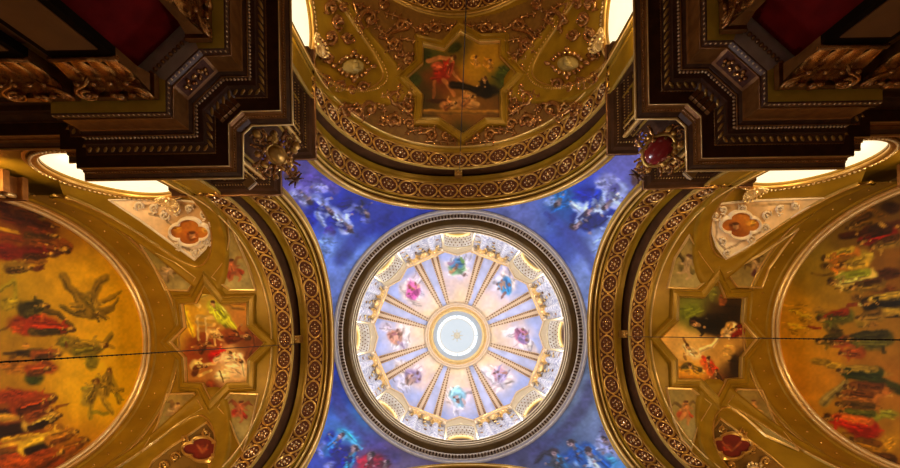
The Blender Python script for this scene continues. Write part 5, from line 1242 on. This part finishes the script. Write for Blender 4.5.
def capital(parent, c, along, out, W, H, z0):
    """corinthian capital of a pilaster"""
    c = Vector(c); al, ou, up = Vector(along), Vector(out), Vector((0, 0, 1))
    mb = MB(); p = []
    for z, w, d in ((0, W*.46, .10), (H*.55, W*.45, .12), (H*.80, W*.52, .26)):
        p.append([c+up*(z0+z)-al*w-ou*.1, c+up*(z0+z)-al*w+ou*d, c+up*(z0+z)+al*w+ou*d, c+up*(z0+z)+al*w-ou*.1])
    mb.grid(p, 0, False); cap = mb.build('capital', M['bronzegold'], parent)
    mb = MB(); q = c + up*(z0+H*.92) + ou*.10
    mb.hexa([q + al*a*W*.56 + ou*b*.24 + up*g*H*.07 for g in (-1, 1) for a, b in ((-1, -1), (1, -1), (1, 1), (-1, 1))]); mb.build('abacus', M['bronzegold'], cap)
    mb = MB(); mb.tube([c+up*z0-al*W*.5+ou*.12, c+up*z0+al*W*.5+ou*.12], .05, 6); mb.build('astragal', M['leaf'], cap)
    for s in (-1, 1):
        mb = MB(); vc = c + up*(z0+H*.74) + al*s*W*.43 + ou*.33; d1 = (al*s*.97 + ou*.24).normalized()
        pts = []
        for k in range(40):
            f = k/39; a = -PI*.5 + f*2*PI*2.1; r = .185*(1-.86*f); pts.append(vc + d1*r*math.cos(a) + up*r*math.sin(a) + ou*.05*f)
        mb.tube([vc - d1*.40 - up*.34 - ou*.1, vc - d1*.16 - up*.215] + pts, lambda f: .040*(1-.45*f), 6); mb.ball(vc+ou*.05, .045)
        mb.build('volute', M['leaf'], cap)
    for row, (n, zz, hh, cu) in enumerate(((4, .02, .42, .20), (3, .26, .48, .26))):
        for i in range(n):
            x = (i-(n-1)/2)*W/(n if row == 0 else n+.4); mb = MB()
            leafstrip(mb, c + up*(z0+zz*H) + al*x + ou*.10, al, ou, up, W/n*.86, hh*H, 0, cu); mb.build('acanthus_leaf', M['leaf'], cap)
    mb = MB(); mb.blob(c+up*(z0+H*.86)+ou*.34, (al*.14, ou*.07, up*.12)); mb.build('fleuron', M['leaf'], cap)

for (sx, sy), where in PLAB.items():
    full = sy < 0
    # core of the pier, and the attic over it
    mb = MB(); pl = [(sx*x, sy*y) for x, y in poff(SGN*-.55)] + [(sx*13.95, sy*15.4)]; mb.prism(pl, FLOOR, 7.62)
    o = struct(mb.build('wall_pier_%s' % where.replace(' ', '_'), M['brown']), 'brown marble pier below the %s cornice' % where)
    mb = MB(); pl = [(sx*x, sy*y) for x, y in ((5.2, 15.3), (5.2, 8.7), (4.98, 8.6), (4.98, 6.0), (5.3, 5.75), (5.75, 5.3), (6.0, 4.98), (8.3, 4.98), (8.6, 5.6), (13.9, 5.6), (13.9, 15.3))]; mb.prism(pl, 9.0, 10.6)
    struct(mb.build('wall_attic_%s' % where.replace(' ', '_'), M['umber']), 'attic wall above the %s cornice' % where)
    root = thing('entablature', 'dark bronze stepped cornice with gilt edge on the %s pier' % where, 'cornice', (sx*5.0, sy*5.0, 7.6), group='dark cornices of the crossing piers')
    allseg = set(range(len(PATH)-1))
    mb = MB(); strip(mb, sx, sy, [(-.56, 7.6), (.11, 7.6)], allseg-{CHAM}); mb.build('architrave_soffit', M['yellow'], root)
    mb = MB(); strip(mb, sx, sy, [(-.56, 7.6), (.11, 7.6)], {CHAM}); o = mb.build('chamfer_soffit', M['grey'], root)  # soffit coloured grey on this segment, yellow on the others
    o['label'] = 'grey soffit strip across the cut corner'
    mb = MB(); strip(mb, sx, sy, [(.11, 7.6), (.13, 7.62), (.14, 7.66), (.14, 7.74)]); strip(mb, sx, sy, [(.13, 8.24), (.17, 8.28), (.20, 8.33), (.20, 8.42), (.30, 8.45), (.30, 8.50), (.34, 8.54), (.42, 8.66), (.44, 8.70), (.72, 8.70), (.72, 8.73)]); strip(mb, sx, sy, [(.78, 8.95), (.83, 9.03), (.86, 9.05), (.86, 9.12), (-.6, 9.16)])
    mb.build('cornice_moulding', M['bronze'], root)
    mb = MB(); strip(mb, sx, sy, [(.14, 7.74), (.12, 7.78), (.12, 8.18), (.13, 8.24)]); mb.build('frieze', M['bronzegold'], root)
    mb = MB(); strip(mb, sx, sy, [(.72, 8.73), (.72, 8.86), (.75, 8.88), (.75, 8.92), (.78, 8.95)]); mb.build('corona', M['bronzegold'], root)
    mb = MB(); mb.tube(line(sx, sy, .865, 9.07), .034, 5); mb.tube(line(sx, sy, .725, 8.725), .018, 5); mb.build('gilt_edge', M['edgegold'], root)
    if not full: continue
    mb = MB(); mb.tube(line(sx, sy, .145, 7.76), .018, 5); mb.tube(line(sx, sy, .20, 8.31), .018, 5); mb.tube(line(sx, sy, .44, 8.68), .016, 5); mb.build('thin_fillet', M['bronzegold'], root)
    lo, hi = 2, 13
    mb = MB(); beads(mb, line(sx, sy, .125, 7.655, lo, hi), .030, .105); beads(mb, line(sx, sy, .215, 8.375, lo, hi), .032, .085); mb.build('bead_moulding', M['knob'], root)
    mb = MB(); beads(mb, line(sx, sy, .44, 8.695, lo, hi), .026, .075); beads(mb, line(sx, sy, .755, 8.905, lo, hi), .020, .070); mb.build('fine_beading', M['leaf'], root)
    mb = MB(); q = line(sx, sy, .36, 8.585, lo, hi)
    for a, b in zip(q[:-1], q[1:]):
        L = (b-a).length; n = max(1, int(L/.17)); t = (b-a)/L; nn = Vector((t.y, -t.x, 0))
        if nn.dot(Vector((-sx, -sy, 0))) < 0: nn = -nn
        for k in range(n):
            c = a + (b-a)*((k+.5)/n); mb.blob(c, (t*.085 + nn*.05 + Vector((0, 0, .05)), (t*-.03 + nn*.035), Vector((0, 0, -.04)) + nn*.03))
    mb.build('leaf_moulding', M['gold'], root)
    # modillions under the cut corner, and its red frieze panel
    q0, q1 = [Vector(quad(sx, sy, p, 8.66)) for p in poff(SGN*.50)[CHAM:CHAM+2]]; t = (q1-q0).normalized(); nn = Vector((-sx, -sy, 0)).normalized()
    mb = MB()
    for k in range(5):
        c = q0.lerp(q1, (k+.5)/5); mb.hexa([c + t*a*.05 + nn*b*.13 + Vector((0, 0, g)) for g in (-.06, .04) for a, b in ((-1, -1), (1, -1), (1, 1), (-1, 1))])
    mb.build('modillion', M['bronzegold'], root)
    q0, q1 = [Vector(quad(sx, sy, p, 7.98)) for p in poff(SGN*.10)[CHAM:CHAM+2]]
    mb = MB(); mb.hexa([q0.lerp(q1, .5) + t*a*(q1-q0).length*.42 + nn*b*.03 + Vector((0, 0, g)) for g in (-.19, .19) for a, b in ((-1, -1), (1, -1), (1, 1), (-1, 1))]); pn = mb.build('frieze_panel', M['field'], root)
    mb = MB(); rg = random.Random(9)
    for k in range(14): mb.blob(q0.lerp(q1, .2+.6*k/13) + nn*.05 + Vector((0, 0, .09*math.sin(k*1.7))), (t*.05, nn*.03, Vector((0, 0, .05))))
    mb.build('relief', M['leaf'], pn)
    # pilasters
    def pil(x0, x1, face, lab):
        al, ou = (Vector((sx, 0, 0)), Vector((0, -sy, 0))) if face == 'Y' else (Vector((0, sy, 0)), Vector((-sx, 0, 0)))
        xm = (x0+x1)/2; W = x1-x0
        c = Vector((sx*xm, sy*5.36, 0)) if face == 'Y' else Vector((sx*5.55, sy*xm, 0))
        r = thing('pilaster', lab, 'pilaster', (c.x, c.y, FLOOR), group='pilasters of the crossing piers')
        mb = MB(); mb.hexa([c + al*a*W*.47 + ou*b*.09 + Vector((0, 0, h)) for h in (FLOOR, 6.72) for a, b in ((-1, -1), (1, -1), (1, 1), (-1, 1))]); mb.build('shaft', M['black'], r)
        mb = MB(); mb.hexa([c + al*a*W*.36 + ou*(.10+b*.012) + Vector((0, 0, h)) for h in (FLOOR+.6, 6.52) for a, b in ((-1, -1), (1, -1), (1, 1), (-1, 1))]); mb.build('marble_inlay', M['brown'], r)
        capital(r, c, al, ou, W, .86, 6.72)
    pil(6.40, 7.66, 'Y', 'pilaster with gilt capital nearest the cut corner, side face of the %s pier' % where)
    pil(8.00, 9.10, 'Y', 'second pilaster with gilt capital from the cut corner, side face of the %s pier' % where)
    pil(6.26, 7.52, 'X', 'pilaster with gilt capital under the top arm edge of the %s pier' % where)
    # red marble facing of the cut corner
    q0, q1 = [Vector((sx*p[0], sy*p[1], 0)) for p in poff(SGN*-.50)[CHAM:CHAM+2]]
    mb = MB(); m_ = (q0+q1)/2; L = (q1-q0).length
    mb.hexa([m_ + t*a*L*.52 + nn*b*.03 + Vector((0, 0, h)) for h in (FLOOR, 7.58) for a, b in ((-1, -1), (1, -1), (1, 1), (-1, 1))])
    tag(mb.build('marble_facing', M['red'], loc=(m_.x, m_.y, FLOOR)), 'dark red marble facing on the cut corner of the %s pier' % where, 'panel')
    # the second grey strip with a bead course between
    q0, q1 = [Vector(quad(sx, sy, p, 7.57)) for p in poff(SGN*-.17)[CHAM:CHAM+2]]
    mb = MB(); beads(mb, [q0, q1], .045, .11); mb.build('soffit_beading', M['bronzegold'], root)

# ================================================================== CORNER CARTOUCHES
def cartouche(sx, sy, px, shield_m, label):
    C = at_h(px[0], px[1], 9.9); n = Vector((-sx*.50, -sy*.50, -.70)).normalized(); u = Vector((sx, -sy, 0)).normalized(); v = n.cross(u).normalized()
    if v.z > 0: v = -v
    root = thing('corner_cartouche', label, 'cartouche', C, group='gilt cartouches under the pendentives'); rg = random.Random(int(px[0]))
    k0 = 1.0 if sx > 0 else .62
    mb = MB(); mb.blob(C+n*.10, (u*.32*k0, v*.38*k0, n*.16), 0, 20, 10); sh = mb.build('shield', shield_m, root)
    mb = MB(); mb.tube([C+n*.10+u*.34*k0*math.cos(2*PI*k/32)+v*.41*k0*math.sin(2*PI*k/32) for k in range(32)], .05, 6, closed=True); mb.build('shield_rim', M['gold'], root)
    for k, (a, L) in enumerate(((.3, .75), (1.1, .62), (1.9, .66), (2.8, .75), (3.6, .62), (4.3, .60), (5.0, .62), (5.7, .66))):
        d = u*math.cos(a)+v*math.sin(a); s = u*-math.sin(a)+v*math.cos(a); mb = MB()
        leafcluster(mb, C+d*.30+n*.02, d, s, n, L*.50, 0, 3)
        pts = []
        for j in range(20): f = j/19; aa = f*2*PI*1.2; r = .15*(1-.8*f); pts.append(C + d*(.52+r*math.cos(aa)) + s*((.16 if k % 2 else -.16)+r*math.sin(aa)) + n*.06)
        mb.tube(pts, .032, 5); mb.build('leaf_scroll', M['leaf'], root)
    for k in range(16): mb = MB(); q = rg.uniform(0, 2*PI); mb.blob(C + (v*math.sin(q) + u*math.cos(q))*rg.uniform(.30, .62) + n*.08, (u*rg.uniform(.05, .12), v*rg.uniform(.05, .14), n*.09)); mb.build('gilt_lump', M['gold'], root)
    # pendant flower towards the fresco
    D = at_h(px[0]+(20 if sx < 0 else -22), px[1]+25, 11.0); mb = MB(); leafcluster(mb, D, u*.7+v*.7, u*-.7+v*.7, n, .30, 0, 5); leafcluster(mb, D, -u*.7+v*.6, u*.6+v*.7, n, .28, 0, 5); mb.ball(D+n*.03, .10)
    mb.tube([C+v*.2, (C+D)/2+n*.05, D], .06, 6); mb.build('pendant_leaf', M['bronze'], root)
cartouche(-1, -1, (276, 154), M['gold'], 'gilt cartouche with a golden boss at the upper left corner of the crossing')
cartouche(1, -1, (659, 150), M['ovalred'], 'gilt cartouche with a dark red oval shield at the upper right corner of the crossing')

# floodlights on the cornice corners
for px, sx, lab in (((250, 183), -1, 'small tan floodlight on the corner of the left cornice'), ((690, 173), 1, 'small tan floodlight on the corner of the right cornice')):
    C = at_h(px[0], px[1], 9.22); root = thing('floodlight', lab, 'lamp', C, PI/4*sx*.9, group='floodlights on the pier cornices')
    mb = MB(); mb.box((0, 0, 0), (.26, .20, .10)); mb.box((0, 0, .07), (.20, .15, .05)); mb.build('housing', M['lampbox'], root, local=True)
    mb = MB(); mb.tube([(-.15, -.02, .02), (-.15, .1, -.02), (.15, .1, -.02), (.15, -.02, .02)], .012, 4); mb.build('bracket', M['iron'], root, local=True)
    mb = MB(); mb.box((0, 0, .105), (.18, .13, .02)); mb.build('lens', M['stone'], root, local=True)

# chandelier cables
for (x, y), h0, h1, lab in (((-7.43, .22), 16.45, 3.4, 'thin dark chandelier cable crossing the left vault and lunette'), ((7.43, .12), 16.45, 3.4, 'thin dark chandelier cable crossing the right vault and lunette'), ((.05, -7.43), 16.45, 3.2, 'thin dark chandelier cable crossing the top vault')):
    root = thing('chandelier_cable', lab, 'cable', (x, y, h0), group='chandelier cables')
    mb = MB(); mb.tube([(x, y, h0), (x, y, h1)], .014, 5); mb.build('cable', M['iron'], root)
    mb = MB(); beads(mb, [(x, y, 9.0), (x, y, h1)], .022, .11); mb.build('chain', M['iron'], root)['kind'] = 'stuff'
    mb = MB(); mb.tube([(x+.05*math.cos(k), y, h0+.05+.05*math.sin(k)) for k in [2*PI*j/10 for j in range(10)]], .012, 4, closed=True); mb.build('hook', M['iron'], root)

# ================================================================== LIGHT
def area(name, loc, aim, sx, sy, power, color, spread=PI):
    l = bpy.data.lights.new(name, 'AREA'); l.shape = 'RECTANGLE'; l.size = sx; l.size_y = sy; l.energy = power; l.color = color; l.spread = spread
    o = bpy.data.objects.new(name, l); COL.objects.link(o); o.location = loc
    o.rotation_euler = (Vector(aim)-Vector(loc)).to_track_quat('-Z', 'Y').to_euler(); return o
def point(name, loc, power, color, r=.12):
    l = bpy.data.lights.new(name, 'POINT'); l.energy = power; l.color = color; l.shadow_soft_size = r
    o = bpy.data.objects.new(name, l); COL.objects.link(o); o.location = loc; return o
WARM = (1.0, .70, .36)
for arm in 'LRBN':
    for s in (-1, 1):
        for a in (8.0, 10.4, 12.8):
            p = arm2world(arm, (a, s*4.55, 9.35)); q = arm2world(arm, (a, s*2.2, 16)); area('cornice_lamp', p, q, .6, .12, {'L': 74, 'R': 64, 'B': 46, 'N': 50}[arm], WARM, 2.6)
for k in range(8):
    for d in (-.222, .222):
        a = k*PI/4 + d; point('drum_lamp', (5.43*math.cos(a), 5.43*math.sin(a), 18.72), 310, (1.0, .975, .95), .06)
for sx in (-1, 1):
    for sy in (-1, 1):
        area('crossing_flood', (sx*5.42, sy*4.10, 9.36), (-sx*4.9, -sy*4.9, 13.8), .22, .22, 92, (.95, .94, 1.0), 1.0)
for x, y in ((-7.43, .22), (7.43, .12), (.05, -7.43), (0, 7.43)): point('chandelier_lamp', (x, y, 2.9), 44, (1.0, .72, .42), .5)
w = bpy.data.worlds.new('world'); scene.world = w; w.use_nodes = True
w.node_tree.nodes['Background'].inputs['Color'].default_value = (1.0, .75, .5, 1); w.node_tree.nodes['Background'].inputs['Strength'].default_value = .10
vs = scene.view_settings; vs.view_transform = 'Standard'; vs.look = 'None'; vs.exposure = 0.0; vs.gamma = 1.0; vs.use_curve_mapping = False
scene.cycles.use_denoising = True
scene.cycles.max_bounces = 8; scene.cycles.diffuse_bounces = 4
scene.cycles.sample_clamp_indirect = 4.0
